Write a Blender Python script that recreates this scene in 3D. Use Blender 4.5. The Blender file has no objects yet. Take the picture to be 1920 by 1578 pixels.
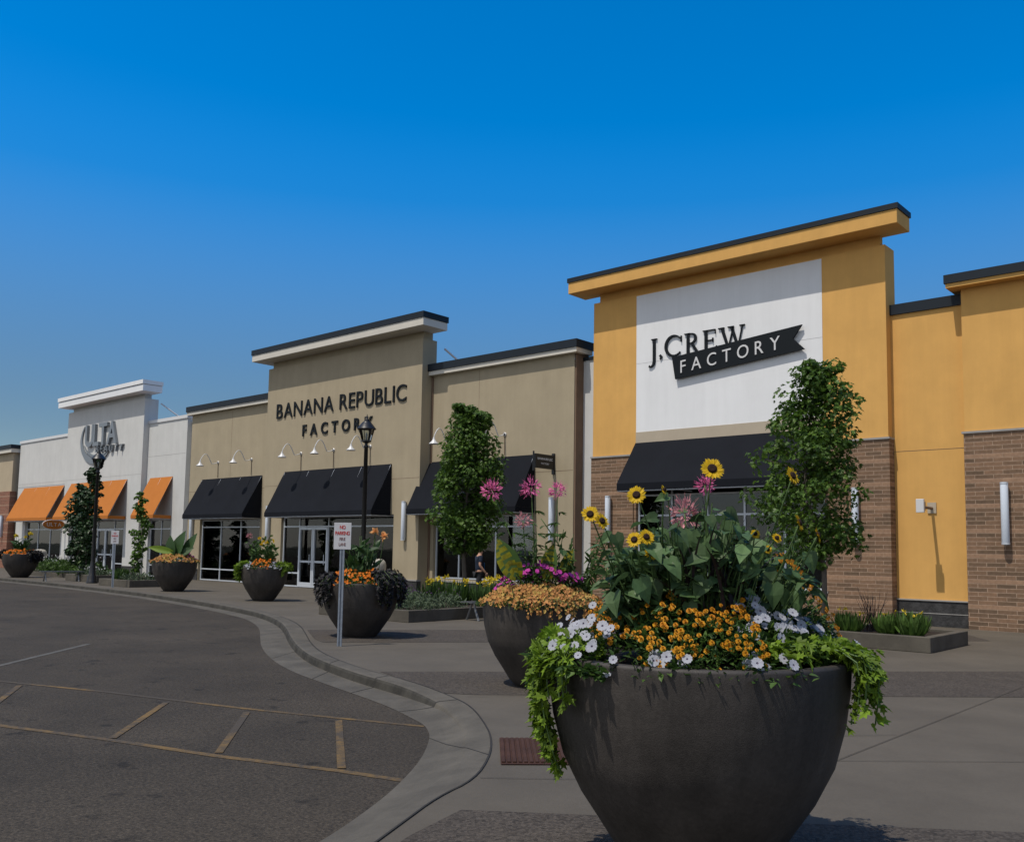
import bpy, math, random
from mathutils import Vector, Matrix
R = math.radians
random.seed(7)
sc = bpy.context.scene
# ------------------------------------------------------------------ camera
YAW, PIT, ROL = -.72788427, .0883379424, .0164197987
fw = Vector((math.sin(YAW)*math.cos(PIT), math.cos(YAW)*math.cos(PIT), math.sin(PIT)))
r0 = Vector((math.cos(YAW), -math.sin(YAW), 0)); u0 = r0.cross(fw)
rr = r0*math.cos(ROL)+u0*math.sin(ROL); uu = u0*math.cos(ROL)-r0*math.sin(ROL)
f0 = Vector((math.sin(YAW), math.cos(YAW), 0))
cd = bpy.data.cameras.new('camera'); cam = bpy.data.objects.new('camera', cd); sc.collection.objects.link(cam)
M = Matrix((rr, uu, -fw)).transposed().to_4x4(); M.translation = Vector((0, 0, 1.65)); cam.matrix_world = M
cd.sensor_fit = 'HORIZONTAL'; cd.sensor_width = 36; cd.lens = 1724.24/1920*36
cd.shift_y = (878.605-789)/1920; cd.clip_end = 5000; cd.clip_start = .05
sc.camera = cam
# ------------------------------------------------------------------ sky, sun, exposure
L = Vector((.17, 1, -2.1)).normalized()
w = bpy.data.worlds.new('World'); sc.world = w; w.use_nodes = True
nt = w.node_tree; bg = nt.nodes['Background']
sky = nt.nodes.new('ShaderNodeTexSky'); sky.sky_type = 'NISHITA'; sky.sun_disc = False
sky.sun_elevation = math.asin(-L.z); sky.sun_rotation = math.atan2(-L.x, -L.y) % (2*math.pi)
sky.air_density = 1.0; sky.dust_density = .25; sky.ozone_density = 4.0
hs = nt.nodes.new('ShaderNodeHueSaturation'); hs.inputs['Saturation'].default_value = 1.42   # driven by height below
nt.links.new(sky.outputs[0], hs.inputs['Color']); 
geo = nt.nodes.new('ShaderNodeTexCoord'); sxyz = nt.nodes.new('ShaderNodeSeparateXYZ'); nt.links.new(geo.outputs['Generated'], sxyz.inputs[0])   # clearer, brighter blue high up, milky towards the horizon
skr = nt.nodes.new('ShaderNodeMapRange'); skr.interpolation_type = 'SMOOTHSTEP'; skr.inputs[1].default_value = .1; skr.inputs[2].default_value = .42; skr.inputs[3].default_value = .82; skr.inputs[4].default_value = 2.1; nt.links.new(sxyz.outputs[2], skr.inputs[0])
ssr = nt.nodes.new('ShaderNodeMapRange'); ssr.inputs[1].default_value = .02; ssr.inputs[2].default_value = .36; ssr.inputs[3].default_value = 1.1; ssr.inputs[4].default_value = 1.44; nt.links.new(sxyz.outputs[2], ssr.inputs[0]); nt.links.new(ssr.outputs[0], hs.inputs['Saturation'])
skm = nt.nodes.new('ShaderNodeVectorMath'); skm.operation = 'SCALE'; nt.links.new(hs.outputs[0], skm.inputs[0]); nt.links.new(skr.outputs[0], skm.inputs['Scale'])
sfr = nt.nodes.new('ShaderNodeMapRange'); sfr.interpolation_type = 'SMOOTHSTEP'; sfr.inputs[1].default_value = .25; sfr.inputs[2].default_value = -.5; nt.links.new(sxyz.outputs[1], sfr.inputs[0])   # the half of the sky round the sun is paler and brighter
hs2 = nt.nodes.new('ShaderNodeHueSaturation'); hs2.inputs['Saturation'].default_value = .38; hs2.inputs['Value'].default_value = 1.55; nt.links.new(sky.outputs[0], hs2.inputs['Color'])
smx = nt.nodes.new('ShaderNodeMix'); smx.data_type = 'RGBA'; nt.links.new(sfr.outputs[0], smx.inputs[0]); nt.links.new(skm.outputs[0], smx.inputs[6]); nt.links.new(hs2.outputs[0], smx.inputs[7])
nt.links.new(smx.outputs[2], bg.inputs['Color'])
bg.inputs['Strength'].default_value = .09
sd = bpy.data.lights.new('sun', 'SUN'); sd.energy = 3.9; sd.angle = R(.5); sd.color = (1, .93, .82)
sun = bpy.data.objects.new('sun', sd); sc.collection.objects.link(sun)
sun.rotation_euler = L.to_track_quat('-Z', 'Y').to_euler(); sun.location = (0, -10, 30)
sc.view_settings.view_transform = 'Standard'; sc.view_settings.look = 'None'
sc.view_settings.exposure = -.1; sc.view_settings.gamma = 1

# ------------------------------------------------------------------ materials
def mat(name, col, rough=.8, var=0, vscale=3, bump=0, bscale=60, spec=.3, metal=0, island=0, trans=0, col2=None, speck=0, stretch=None, emis=None, streak=0):
    m = bpy.data.materials.new(name); m.use_nodes = True; n = m.node_tree.nodes; l = m.node_tree.links
    b = n['Principled BSDF']; b.inputs['Roughness'].default_value = rough; b.inputs['Metallic'].default_value = metal
    b.inputs['Specular IOR Level'].default_value = spec
    c4 = (*col, 1); src = None
    tc = n.new('ShaderNodeTexCoord'); vec = tc.outputs['Object']
    if stretch:
        mp = n.new('ShaderNodeMapping'); mp.inputs['Scale'].default_value = stretch; l.new(vec, mp.inputs[0]); vec = mp.outputs[0]
    if island:
        g = n.new('ShaderNodeNewGeometry'); cr = n.new('ShaderNodeValToRGB'); l.new(g.outputs['Random Per Island'], cr.inputs[0])
        d = col2 or tuple(min(1, x*(1+island)) for x in col)
        e = tuple(x*(1-island*.6) for x in col)
        cr.color_ramp.elements[0].color = (*e, 1); cr.color_ramp.elements[1].color = (*d, 1)
        k = cr.color_ramp.elements.new(.5); k.color = c4; src = cr.outputs[0]
    if var:
        t = n.new('ShaderNodeTexNoise'); t.inputs['Scale'].default_value = vscale; t.inputs['Detail'].default_value = 6; t.inputs['Roughness'].default_value = .65
        l.new(vec, t.inputs['Vector'])
        mr = n.new('ShaderNodeMapRange'); mr.inputs[1].default_value = .3; mr.inputs[2].default_value = .7
        mr.inputs[3].default_value = 1-var; mr.inputs[4].default_value = 1+var; l.new(t.outputs[0], mr.inputs[0])
        mx = n.new('ShaderNodeVectorMath'); mx.operation = 'SCALE'
        if src: l.new(src, mx.inputs[0])
        else: mx.inputs[0].default_value = col
        l.new(mr.outputs[0], mx.inputs['Scale']); src = mx.outputs[0]
    if streak:
        mp2 = n.new('ShaderNodeMapping'); mp2.inputs['Scale'].default_value = (2.2, 2.2, .16); l.new(tc.outputs['Object'], mp2.inputs[0])
        t = n.new('ShaderNodeTexNoise'); t.inputs['Scale'].default_value = 1.6; t.inputs['Detail'].default_value = 7; t.inputs['Roughness'].default_value = .7; l.new(mp2.outputs[0], t.inputs['Vector'])
        mr = n.new('ShaderNodeMapRange'); mr.inputs[1].default_value = .35; mr.inputs[2].default_value = .7; mr.inputs[3].default_value = 1+streak*.3; mr.inputs[4].default_value = 1-streak; l.new(t.outputs[0], mr.inputs[0])
        mx = n.new('ShaderNodeVectorMath'); mx.operation = 'SCALE'; l.new(src, mx.inputs[0]); l.new(mr.outputs[0], mx.inputs['Scale']); src = mx.outputs[0]
    if speck:
        v = n.new('ShaderNodeTexVoronoi'); v.inputs['Scale'].default_value = 55; l.new(tc.outputs['Object'], v.inputs['Vector'])
        mr = n.new('ShaderNodeMapRange'); mr.inputs[1].default_value = 0; mr.inputs[2].default_value = 1; l.new(v.outputs['Color'], mr.inputs[0])
        mr.inputs[3].default_value = 1-speck; mr.inputs[4].default_value = 1+speck
        mx = n.new('ShaderNodeVectorMath'); mx.operation = 'SCALE'
        if src: l.new(src, mx.inputs[0])
        else: mx.inputs[0].default_value = col
        l.new(mr.outputs[0], mx.inputs['Scale']); src = mx.outputs[0]
    if src: l.new(src, b.inputs['Base Color'])
    else: b.inputs['Base Color'].default_value = c4
    if bump:
        t = n.new('ShaderNodeTexNoise'); t.inputs['Scale'].default_value = bscale; t.inputs['Detail'].default_value = 4; l.new(tc.outputs['Object'], t.inputs['Vector'])
        bp = n.new('ShaderNodeBump'); bp.inputs['Strength'].default_value = bump; bp.inputs['Distance'].default_value = .01
        l.new(t.outputs[0], bp.inputs['Height']); l.new(bp.outputs[0], b.inputs['Normal'])
    if trans:
        tr = n.new('ShaderNodeBsdfTranslucent'); ms = n.new('ShaderNodeMixShader'); ms.inputs[0].default_value = trans
        if src: l.new(src, tr.inputs['Color'])
        else: tr.inputs['Color'].default_value = c4
        l.new(b.outputs[0], ms.inputs[1]); l.new(tr.outputs[0], ms.inputs[2]); l.new(ms.outputs[0], n['Material Output'].inputs[0])
    if emis:
        b.inputs['Emission Color'].default_value = (*emis[0], 1); b.inputs['Emission Strength'].default_value = emis[1]
    return m

def brick_mat(name, c1, c2, band, mort):
    m = bpy.data.materials.new(name); m.use_nodes = True; n = m.node_tree.nodes; l = m.node_tree.links; b = n['Principled BSDF']
    b.inputs['Roughness'].default_value = .85; b.inputs['Specular IOR Level'].default_value = .2
    tc = n.new('ShaderNodeTexCoord'); sp = n.new('ShaderNodeSeparateXYZ'); l.new(tc.outputs['Object'], sp.inputs[0])
    ad = n.new('ShaderNodeMath'); ad.operation = 'ADD'; l.new(sp.outputs[0], ad.inputs[0]); l.new(sp.outputs[1], ad.inputs[1])
    cb = n.new('ShaderNodeCombineXYZ'); l.new(ad.outputs[0], cb.inputs[0]); l.new(sp.outputs[2], cb.inputs[1])
    br = n.new('ShaderNodeTexBrick'); l.new(cb.outputs[0], br.inputs['Vector']); br.inputs['Scale'].default_value = 1
    br.inputs['Brick Width'].default_value = .4; br.inputs['Row Height'].default_value = .0967; br.inputs['Mortar Size'].default_value = .0075
    br.inputs['Mortar Smooth'].default_value = .3; br.inputs['Bias'].default_value = 0
    br.inputs['Color1'].default_value = (*c1, 1); br.inputs['Color2'].default_value = (*c2, 1); br.inputs['Mortar'].default_value = (*mort, 1)
    md = n.new('ShaderNodeMath'); md.operation = 'MODULO'; l.new(sp.outputs[2], md.inputs[0]); md.inputs[1].default_value = .58
    gt = n.new('ShaderNodeMath'); gt.operation = 'GREATER_THAN'; l.new(md.outputs[0], gt.inputs[0]); gt.inputs[1].default_value = .4835
    b2 = n.new('ShaderNodeTexBrick'); l.new(cb.outputs[0], b2.inputs['Vector']); b2.inputs['Scale'].default_value = 1
    b2.inputs['Brick Width'].default_value = .4; b2.inputs['Row Height'].default_value = .0967; b2.inputs['Mortar Size'].default_value = .003
    b2.inputs['Color1'].default_value = (*band, 1); b2.inputs['Color2'].default_value = tuple(x*.93 for x in band)+(1,); b2.inputs['Mortar'].default_value = (*mort, 1)
    mx = n.new('ShaderNodeMix'); mx.data_type = 'RGBA'; l.new(gt.outputs[0], mx.inputs[0]); l.new(br.outputs[0], mx.inputs[6]); l.new(b2.outputs[0], mx.inputs[7])
    t = n.new('ShaderNodeTexNoise'); t.inputs['Scale'].default_value = 14; t.inputs['Detail'].default_value = 6; l.new(tc.outputs['Object'], t.inputs['Vector'])
    mr = n.new('ShaderNodeMapRange'); mr.inputs[1].default_value = .3; mr.inputs[2].default_value = .7; mr.inputs[3].default_value = .85; mr.inputs[4].default_value = 1.12; l.new(t.outputs[0], mr.inputs[0])
    vs = n.new('ShaderNodeVectorMath'); vs.operation = 'SCALE'; l.new(mx.outputs[2], vs.inputs[0]); l.new(mr.outputs[0], vs.inputs['Scale']); l.new(vs.outputs[0], b.inputs['Base Color'])
    bp = n.new('ShaderNodeBump'); bp.inputs['Strength'].default_value = .6; bp.inputs['Distance'].default_value = .006; bp.invert = True
    l.new(br.outputs['Fac'], bp.inputs['Height']); l.new(bp.outputs[0], b.inputs['Normal'])
    return m

def glass_mat(name, tint=(.55, .6, .62)):
    m = bpy.data.materials.new(name); m.use_nodes = True; n = m.node_tree.nodes; l = m.node_tree.links; n.remove(n['Principled BSDF'])
    t = n.new('ShaderNodeBsdfTransparent'); t.inputs[0].default_value = (*tint, 1)
    g = n.new('ShaderNodeBsdfGlossy'); g.inputs['Roughness'].default_value = .02
    fr = n.new('ShaderNodeFresnel'); fr.inputs[0].default_value = 1.5
    tx = n.new('ShaderNodeTexNoise'); tx.inputs['Scale'].default_value = .7; bp = n.new('ShaderNodeBump'); bp.inputs['Strength'].default_value = .05; bp.inputs['Distance'].default_value = .05
    tc = n.new('ShaderNodeTexCoord'); l.new(tc.outputs['Object'], tx.inputs['Vector']); l.new(tx.outputs[0], bp.inputs['Height']); l.new(bp.outputs[0], g.inputs['Normal'])
    ms = n.new('ShaderNodeMixShader'); l.new(fr.outputs[0], ms.inputs[0]); l.new(t.outputs[0], ms.inputs[1]); l.new(g.outputs[0], ms.inputs[2])
    l.new(ms.outputs[0], n['Material Output'].inputs[0]); return m

def asphalt_mat():
    m = mat('asphalt', (.041, .033, .024), .9, var=.3, vscale=.5, bump=.8, bscale=90, speck=.35)
    n = m.node_tree.nodes; l = m.node_tree.links; b = n['Principled BSDF']; src = b.inputs['Base Color'].links[0].from_socket
    tc = n.new('ShaderNodeTexCoord'); g_ = n.new('ShaderNodeTexNoise'); g_.inputs['Scale'].default_value = 38; g_.inputs['Detail'].default_value = 3; g_.inputs['Roughness'].default_value = .8; l.new(tc.outputs['Object'], g_.inputs['Vector'])
    gm = n.new('ShaderNodeMapRange'); gm.inputs[1].default_value = .35; gm.inputs[2].default_value = .65; gm.inputs[3].default_value = .55; gm.inputs[4].default_value = 1.5; l.new(g_.outputs[0], gm.inputs[0])
    gx = n.new('ShaderNodeVectorMath'); gx.operation = 'SCALE'; l.new(src, gx.inputs[0]); l.new(gm.outputs[0], gx.inputs['Scale']); src = gx.outputs[0]
                                   # small oil spots and repaired patches
    v = n.new('ShaderNodeTexNoise'); v.inputs['Scale'].default_value = 2.6; v.inputs['Detail'].default_value = 3; v.inputs['Roughness'].default_value = .7; l.new(tc.outputs['Object'], v.inputs['Vector'])
    mr = n.new('ShaderNodeMapRange'); mr.inputs[1].default_value = .62; mr.inputs[2].default_value = .69; mr.inputs[3].default_value = 1; mr.inputs[4].default_value = .5; l.new(v.outputs[0], mr.inputs[0])
    mx = n.new('ShaderNodeVectorMath'); mx.operation = 'SCALE'; l.new(src, mx.inputs[0]); l.new(mr.outputs[0], mx.inputs['Scale']); l.new(mx.outputs[0], b.inputs['Base Color'])
    return m

def worn_paint():
    m = mat('worn_yellow_paint', (.27, .145, .035), .8)
    n = m.node_tree.nodes; l = m.node_tree.links; b = n['Principled BSDF']; tc = n.new('ShaderNodeTexCoord')
    t = n.new('ShaderNodeTexNoise'); t.inputs['Scale'].default_value = 9; t.inputs['Detail'].default_value = 8; t.inputs['Roughness'].default_value = .75; l.new(tc.outputs['Object'], t.inputs['Vector'])
    t2 = n.new('ShaderNodeTexNoise'); t2.inputs['Scale'].default_value = .8; l.new(tc.outputs['Object'], t2.inputs['Vector'])
    ad = n.new('ShaderNodeMath'); ad.operation = 'ADD'; l.new(t.outputs[0], ad.inputs[0]); l.new(t2.outputs[0], ad.inputs[1])
    mr = n.new('ShaderNodeMapRange'); mr.inputs[1].default_value = .82; mr.inputs[2].default_value = 1.08; l.new(ad.outputs[0], mr.inputs[0])
    mx = n.new('ShaderNodeMix'); mx.data_type = 'RGBA'; l.new(mr.outputs[0], mx.inputs[0]); mx.inputs[6].default_value = (.16, .098, .032, 1); mx.inputs[7].default_value = (.058, .046, .033, 1)
    l.new(mx.outputs[2], b.inputs['Base Color']); return m

MT = dict(
    asphalt=asphalt_mat(), ground=mat('far_ground', (.06, .065, .045), .95, var=.3, vscale=.05),
    concrete=mat('concrete', (.09, .078, .062), .85, var=.16, vscale=.8, bump=.25, bscale=120, speck=.05),
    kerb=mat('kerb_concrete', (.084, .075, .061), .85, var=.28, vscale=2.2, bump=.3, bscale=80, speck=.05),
    aggregate=mat('exposed_aggregate', (.062, .052, .043), .9, var=.12, vscale=1.5, bump=1, bscale=110, speck=.6),
    joint=mat('joint_dark', (.03, .028, .026), .9), joint_soft=mat('joint_soft', (.052, .046, .038), .9, var=.3, vscale=4), paint=worn_paint(), whiteline=mat('faded_line', (.09, .085, .075), .85, var=.3, vscale=7),
    yellow=mat('yellow_stucco', (.64, .365, .115), .9, var=.06, vscale=1.2, bump=.25, bscale=220, spec=.15, streak=.06),
    white=mat('white_stucco', (.56, .56, .55), .9, var=.05, vscale=1.2, bump=.2, bscale=220, spec=.15, streak=.06),
    panel=mat('white_panel', (.74, .75, .77), .85, var=.03, vscale=.8, bump=.1, bscale=200, spec=.2, streak=.05),
    tan=mat('tan_stucco', (.36, .305, .215), .9, var=.06, vscale=1.1, bump=.25, bscale=220, spec=.15, streak=.06),
    tanband=mat('tan_band', (.42, .36, .28), .9, var=.05, vscale=2), beige=mat('beige_stucco', (.42, .35, .25), .9, var=.06, vscale=1, bump=.2, bscale=200, spec=.15, streak=.06),
    cream=mat('cream_trim', (.58, .55, .49), .8, var=.05, vscale=2, bump=.1, bscale=200),
    brown=mat('brown_reveal', (.17, .115, .08), .9, var=.1),
    brick=brick_mat('brown_brick', (.225, .138, .088), (.125, .084, .056), (.3, .19, .125), (.36, .26, .19)),
    brick_red=brick_mat('red_brick', (.26, .11, .07), (.2, .09, .06), (.32, .19, .13), (.3, .22, .17)),
    block=mat('dark_split_block', (.04, .04, .042), .9, var=.5, vscale=6, bump=1, bscale=25),
    flash=mat('blue_black_flashing', (.01, .016, .024), .55, spec=.25, var=.1), sill=mat('grey_sill', (.3, .29, .28), .6, var=.1),
    navy=mat('black_awning_canvas', (.009, .0105, .015), .9, var=.12, vscale=1.5, spec=.12, bump=.1, bscale=300),
    orange=mat('orange_awning_canvas', (.42, .145, .028), .85, var=.05, vscale=2, spec=.2), trim=mat('brushed_aluminium', (.58, .62, .68), .4, metal=.3, spec=.5),
    darkframe=mat('dark_frame', (.05, .05, .055), .4, spec=.5), glass=glass_mat('shop_glass'), lampglass=glass_mat('lantern_glass', (.75, .8, .8)),
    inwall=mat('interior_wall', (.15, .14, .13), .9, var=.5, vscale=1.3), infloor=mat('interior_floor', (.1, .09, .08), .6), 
    black=mat('black_metal', (.008, .008, .009), .4, spec=.5), letter=mat('dark_letter', (.005, .008, .011), .6, spec=.2), chrome=mat('grey_letter', (.17, .19, .215), .35, metal=.3, spec=.5),
    whitemetal=mat('white_enamel', (.6, .6, .61), .35, spec=.5), tube=mat('frosted_tube', (.6, .66, .75), .3, spec=.5), steel=mat('galvanised_steel', (.25, .28, .33), .45, metal=.6, var=.2, vscale=20),
    bench=mat('grey_bench_metal', (.16, .165, .17), .45, metal=.3, var=.1), signwhite=mat('white_sign_face', (.48, .48, .5), .5, var=.06, vscale=6), signred=mat('red_lettering', (.42, .03, .025), .6), signback=mat('grey_sign_text', (.2, .12, .12), .6),
    bowl=mat('dark_bronze_planter', (.046, .04, .036), .6, var=.3, vscale=3, bump=.18, bscale=140, spec=.35, speck=.15, stretch=(1.6, 1.6, .2), streak=.3),
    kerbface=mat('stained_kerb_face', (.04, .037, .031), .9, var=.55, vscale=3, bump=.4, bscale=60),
    soil=mat('soil', (.02, .014, .01), 1, var=.4, vscale=12, bump=1, bscale=30), mulch=mat('mulch', (.025, .018, .013), 1, var=.5, vscale=20, bump=1, bscale=40), tactile=mat('rust_tactile', (.05, .022, .014), .85, var=.25, vscale=5), 
    bin=mat('tan_bin_concrete', (.23, .2, .16), .85, var=.15, vscale=8, speck=.3), binlid=mat('beige_bin_hood', (.4, .38, .34), .6, var=.06), hole=mat('bin_mouth', (.004, .004, .004), 1),
    bark=mat('bark', (.1, .085, .07), .95, var=.35, vscale=14, bump=1, bscale=30, stretch=(1, 1, .2)),
    treeleaf=mat('tree_leaf', (.06, .125, .016), .5, island=.5, trans=.35, spec=.4, col2=(.12, .21, .025)), darkleaf=mat('dark_tree_leaf', (.018, .045, .012), .5, island=.5, trans=.2, spec=.4),
    lime=mat('lime_leaf', (.13, .21, .014), .6, island=.5, trans=.35, spec=.35), green=mat('green_leaf', (.045, .095, .02), .55, island=.6, trans=.3, spec=.35, col2=(.09, .16, .03)),
    sunleaf=mat('broad_green_leaf', (.06, .108, .038), .5, island=.6, trans=.28, spec=.3, var=.15, vscale=20), sunleaf2=mat('pale_broad_leaf', (.075, .13, .05), .55, island=.5, trans=.3, spec=.3, var=.2, vscale=30), blueleaf=mat('grey_green_leaf', (.075, .105, .06), .7, island=.4, trans=.2), stem=mat('green_stem', (.07, .12, .035), .6),  # the second broad leaf is a paler green than the first
    purpleleaf=mat('purple_vine_leaf', (.014, .012, .013), .6, island=.6, trans=.08, spec=.4), limegrass=mat('daylily_leaf', (.07, .13, .025), .55, island=.5, trans=.3), grasspurple=mat('purple_grass', (.028, .018, .02), .6, island=.5, spec=.4),
    ear=mat('elephant_ear_leaf', (.26, .24, .008), .5, trans=.5, var=.6, vscale=7, spec=.4), canna=mat('canna_leaf', (.03, .07, .018), .5, island=.5, trans=.25, spec=.4),
    sunpetal=mat('sunflower_petal', (.66, .43, .01), .6, island=.12, trans=.3), sundisc=mat('sunflower_disc', (.02, .009, .005), .9, var=.4, vscale=80),
    marigold=mat('marigold_petal', (.52, .2, .01), .7, island=.28, trans=.15, col2=(.6, .32, .012)), marigold2=mat('orange_flower', (.62, .17, .012), .7, island=.35, trans=.15),
    petunia=mat('white_petunia', (.37, .38, .43), .7, island=.08, trans=.25), petcore=mat('petunia_throat', (.14, .12, .17), .8), peach=mat('peach_flower', (.52, .24, .08), .7, island=.4, trans=.2, col2=(.52, .38, .1)),
    magenta=mat('magenta_flower', (.45, .045, .3), .7, island=.3, trans=.2), cleome=mat('pink_cleome', (.68, .16, .34), .7, island=.3, trans=.3), palecleome=mat('pale_cleome', (.55, .25, .27), .7, island=.3, trans=.3),
    lily=mat('yellow_lily', (.62, .48, .03), .6, island=.2, trans=.3), whiteflower=mat('tiny_white_flower', (.6, .6, .6), .7, island=.1), cannaflower=mat('peach_canna', (.75, .4, .16), .6, island=.25, trans=.3), purplefl=mat('purple_flower', (.12, .04, .16), .7, island=.4),
    skin=mat('skin', (.42, .24, .17), .6), shirt=mat('navy_shirt', (.012, .02, .04), .9, var=.2, vscale=10), shorts=mat('dark_shorts', (.02, .02, .024), .9), hair=mat('grey_hair', (.16, .14, .12), .8), blue=mat('blue_print', (.02, .12, .28), .7), poster=mat('poster_blue', (.02, .09, .22), .6, var=.5, vscale=3),
    cloth1=mat('pale_garment', (.3, .3, .32), .9, var=.2), cloth2=mat('red_garment', (.2, .05, .04), .9, var=.2), wood=mat('warm_wood', (.2, .09, .035), .6, var=.2), eye=mat('eye', (.02, .02, .02), .3), curtain=mat('curtain', (.16, .165, .17), .9, var=.2, vscale=3, stretch=(6, 1, .3)),
)

# ------------------------------------------------------------------ mesh helpers
def link(o): sc.collection.objects.link(o); return o
class MB:
    def __init__(s): s.v = []; s.f = []; s.m = []
    def add(s, vs, fs, m=0):
        b = len(s.v); s.v.extend(vs); s.f.extend([tuple(i+b for i in q) for q in fs]); s.m.extend([m]*len(fs))
    def box(s, x0, x1, y0, y1, z0, z1, m=0):
        s.add([(x0, y0, z0), (x1, y0, z0), (x1, y1, z0), (x0, y1, z0), (x0, y0, z1), (x1, y0, z1), (x1, y1, z1), (x0, y1, z1)],
              [(3, 2, 1, 0), (4, 5, 6, 7), (0, 1, 5, 4), (1, 2, 6, 5), (2, 3, 7, 6), (3, 0, 4, 7)], m)
        return s
    def obox(s, c, ax, ay, az, hx, hy, hz, m=0):                       # oriented box
        c = Vector(c); P = []
        for k in (-1, 1):
            for i, j in ((-1, -1), (1, -1), (1, 1), (-1, 1)): P.append(tuple(c+ax*hx*i+ay*hy*j+az*hz*k))
        s.add(P, [(3, 2, 1, 0), (4, 5, 6, 7), (0, 1, 5, 4), (1, 2, 6, 5), (2, 3, 7, 6), (3, 0, 4, 7)], m); return s
    def prism(s, poly, y0, y1, m=0):                                   # (x,z) outline, thickness along y
        n = len(poly); s.add([(x, y0, z) for x, z in poly]+[(x, y1, z) for x, z in poly],
            [tuple(range(n)), tuple(range(2*n-1, n-1, -1))]+[(i+n, (i+1) % n+n, (i+1) % n, i) for i in range(n)], m); return s
    def sheet(s, pts, z=0, m=0): s.add([(p[0], p[1], z) for p in pts], [tuple(range(len(pts)))], m); return s
    def tube(s, pts, rad, n=8, m=0, cap=True):
        pts = [Vector(p) for p in pts]; k = len(pts); rad = rad if isinstance(rad, (list, tuple)) else [rad]*k
        vs = []; up = Vector((0, 0, 1)); prev = None
        for i, p in enumerate(pts):
            t = (pts[min(i+1, k-1)]-pts[max(i-1, 0)]).normalized()
            if prev is None:
                a = t.cross(up); a = a.normalized() if a.length > .05 else Vector((1, 0, 0))
            else:
                a = (prev-t*prev.dot(t)).normalized()
            prev = a; b = t.cross(a)
            vs += [tuple(p+(a*math.cos(q)+b*math.sin(q))*rad[i]) for q in [2*math.pi*j/n for j in range(n)]]
        fs = [(i*n+j, i*n+(j+1) % n, (i+1)*n+(j+1) % n, (i+1)*n+j) for i in range(k-1) for j in range(n)]
        if cap: fs += [tuple(range(n))[::-1], tuple(range((k-1)*n, k*n))]
        s.add(vs, fs, m); return s
    def lathe(s, prof, c=(0, 0, 0), n=32, m=0, cap=False):
        vs = []; k = len(prof)
        for r, z in prof: vs += [(c[0]+r*math.cos(2*math.pi*j/n), c[1]+r*math.sin(2*math.pi*j/n), c[2]+z) for j in range(n)]
        fs = [(i*n+j, i*n+(j+1) % n, (i+1)*n+(j+1) % n, (i+1)*n+j) for i in range(k-1) for j in range(n)]
        if cap: fs += [tuple(range(n))[::-1], tuple(range((k-1)*n, k*n))]
        s.add(vs, fs, m); return s
    def mesh(s, name, mats, smooth=False):
        me = bpy.data.meshes.new(name); me.from_pydata([tuple(p) for p in s.v], [], s.f)
        for a in (mats if isinstance(mats, (list, tuple)) else [mats]): me.materials.append(MT[a] if isinstance(a, str) else a)
        me.polygons.foreach_set('material_index', s.m)
        if smooth: me.polygons.foreach_set('use_smooth', [True]*len(s.f))
        me.update(); return me
    def build(s, name, mats, parent=None, smooth=False, bevel=0):
        o = link(bpy.data.objects.new(name, s.mesh(name, mats, smooth)))
        if parent: o.parent = parent
        if bevel:
            b = o.modifiers.new('bevel', 'BEVEL'); b.width = bevel; b.segments = 2; b.limit_method = 'ANGLE'
        return o
def thing(name, label, cat, loc=(0, 0, 0), group=None, rz=0):
    o = link(bpy.data.objects.new(name, None)); o.location = loc; o.rotation_euler.z = rz; o['label'] = label; o['category'] = cat; o.empty_display_size = .2
    if group: o['group'] = group
    return o
def tag(o, label, cat, group=None):
    o['label'] = label; o['category'] = cat
    if group: o['group'] = group
    return o
def struct(name, mb, m, smooth=False):
    o = mb.build(name, m, None, smooth); o['kind'] = 'structure'; return o
def dup(root, loc, label, rz=None, scale=1):
    def cp(o, par):
        c = link(o.copy())
        if par: c.parent = par
        for ch in list(o.children): cp(ch, c)
        return c
    c = cp(root, None); c.location = loc; c['label'] = label
    if rz is not None: c.rotation_euler.z = rz
    if scale != 1: c.scale = (scale,)*3
    return c

# ------------------------------------------------------------------ ground, road, kerb, pavement
struct('ground', MB().sheet([(-2500, -2500), (2500, -2500), (2500, 2500), (-2500, 2500)], -.16), 'ground')
struct('road', MB().sheet([(-160, -120), (90, -120), (90, 60), (-160, 60)], -.13), 'asphalt')
A = [(-2.2, -3.0), (-3.3, .6), (-4.1, 2.3), (-4.67, 3.55), (-4.91, 4.03), (-5.28, 4.67), (-5.84, 5.46), (-6.43, 6.12), (-6.72, 6.37), (-6.99, 6.56), (-7.37, 6.72), (-7.92, 6.95), (-8.61, 7.17), (-9.38, 7.38), (-10.29, 7.64), (-11.14, 7.89), (-12.44, 8.42), (-14.1, 9.3), (-15.9, 10.45), (-17.6, 11.55), (-19.7, 12.6), (-21.3, 13.1), (-23.9, 13.75), (-27.4, 14.4), (-31.2, 14.95), (-37.4, 15.5), (-43.9, 15.75), (-60, 16.0), (-110, 16.2)]
D = [(-1.6, -3.0), (-2.6, .6), (-3.5, 2.3), (-4.05, 3.4), (-4.26, 3.83), (-4.54, 4.4), (-4.69, 4.91), (-5.1, 5.51), (-5.51, 5.98), (-5.94, 6.39), (-6.85, 7.12), (-7.51, 7.45), (-8.53, 7.86), (-9.64, 8.1), (-10.83, 8.5), (-12.03, 9.01), (-13.3, 9.75), (-14.75, 10.7), (-16.25, 11.65), (-17.7, 12.4), (-19.34, 13.1), (-21.05, 13.65), (-23.86, 14.35), (-27.3, 15.0), (-31.0, 15.55), (-37.2, 16.1), (-43.5, 16.35), (-60, 16.6), (-110, 16.8)]
K = [0, 0, 0, 0, 0, 0, 0, 0, 0, .05, .2, .55, 1]+[1]*16
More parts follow.
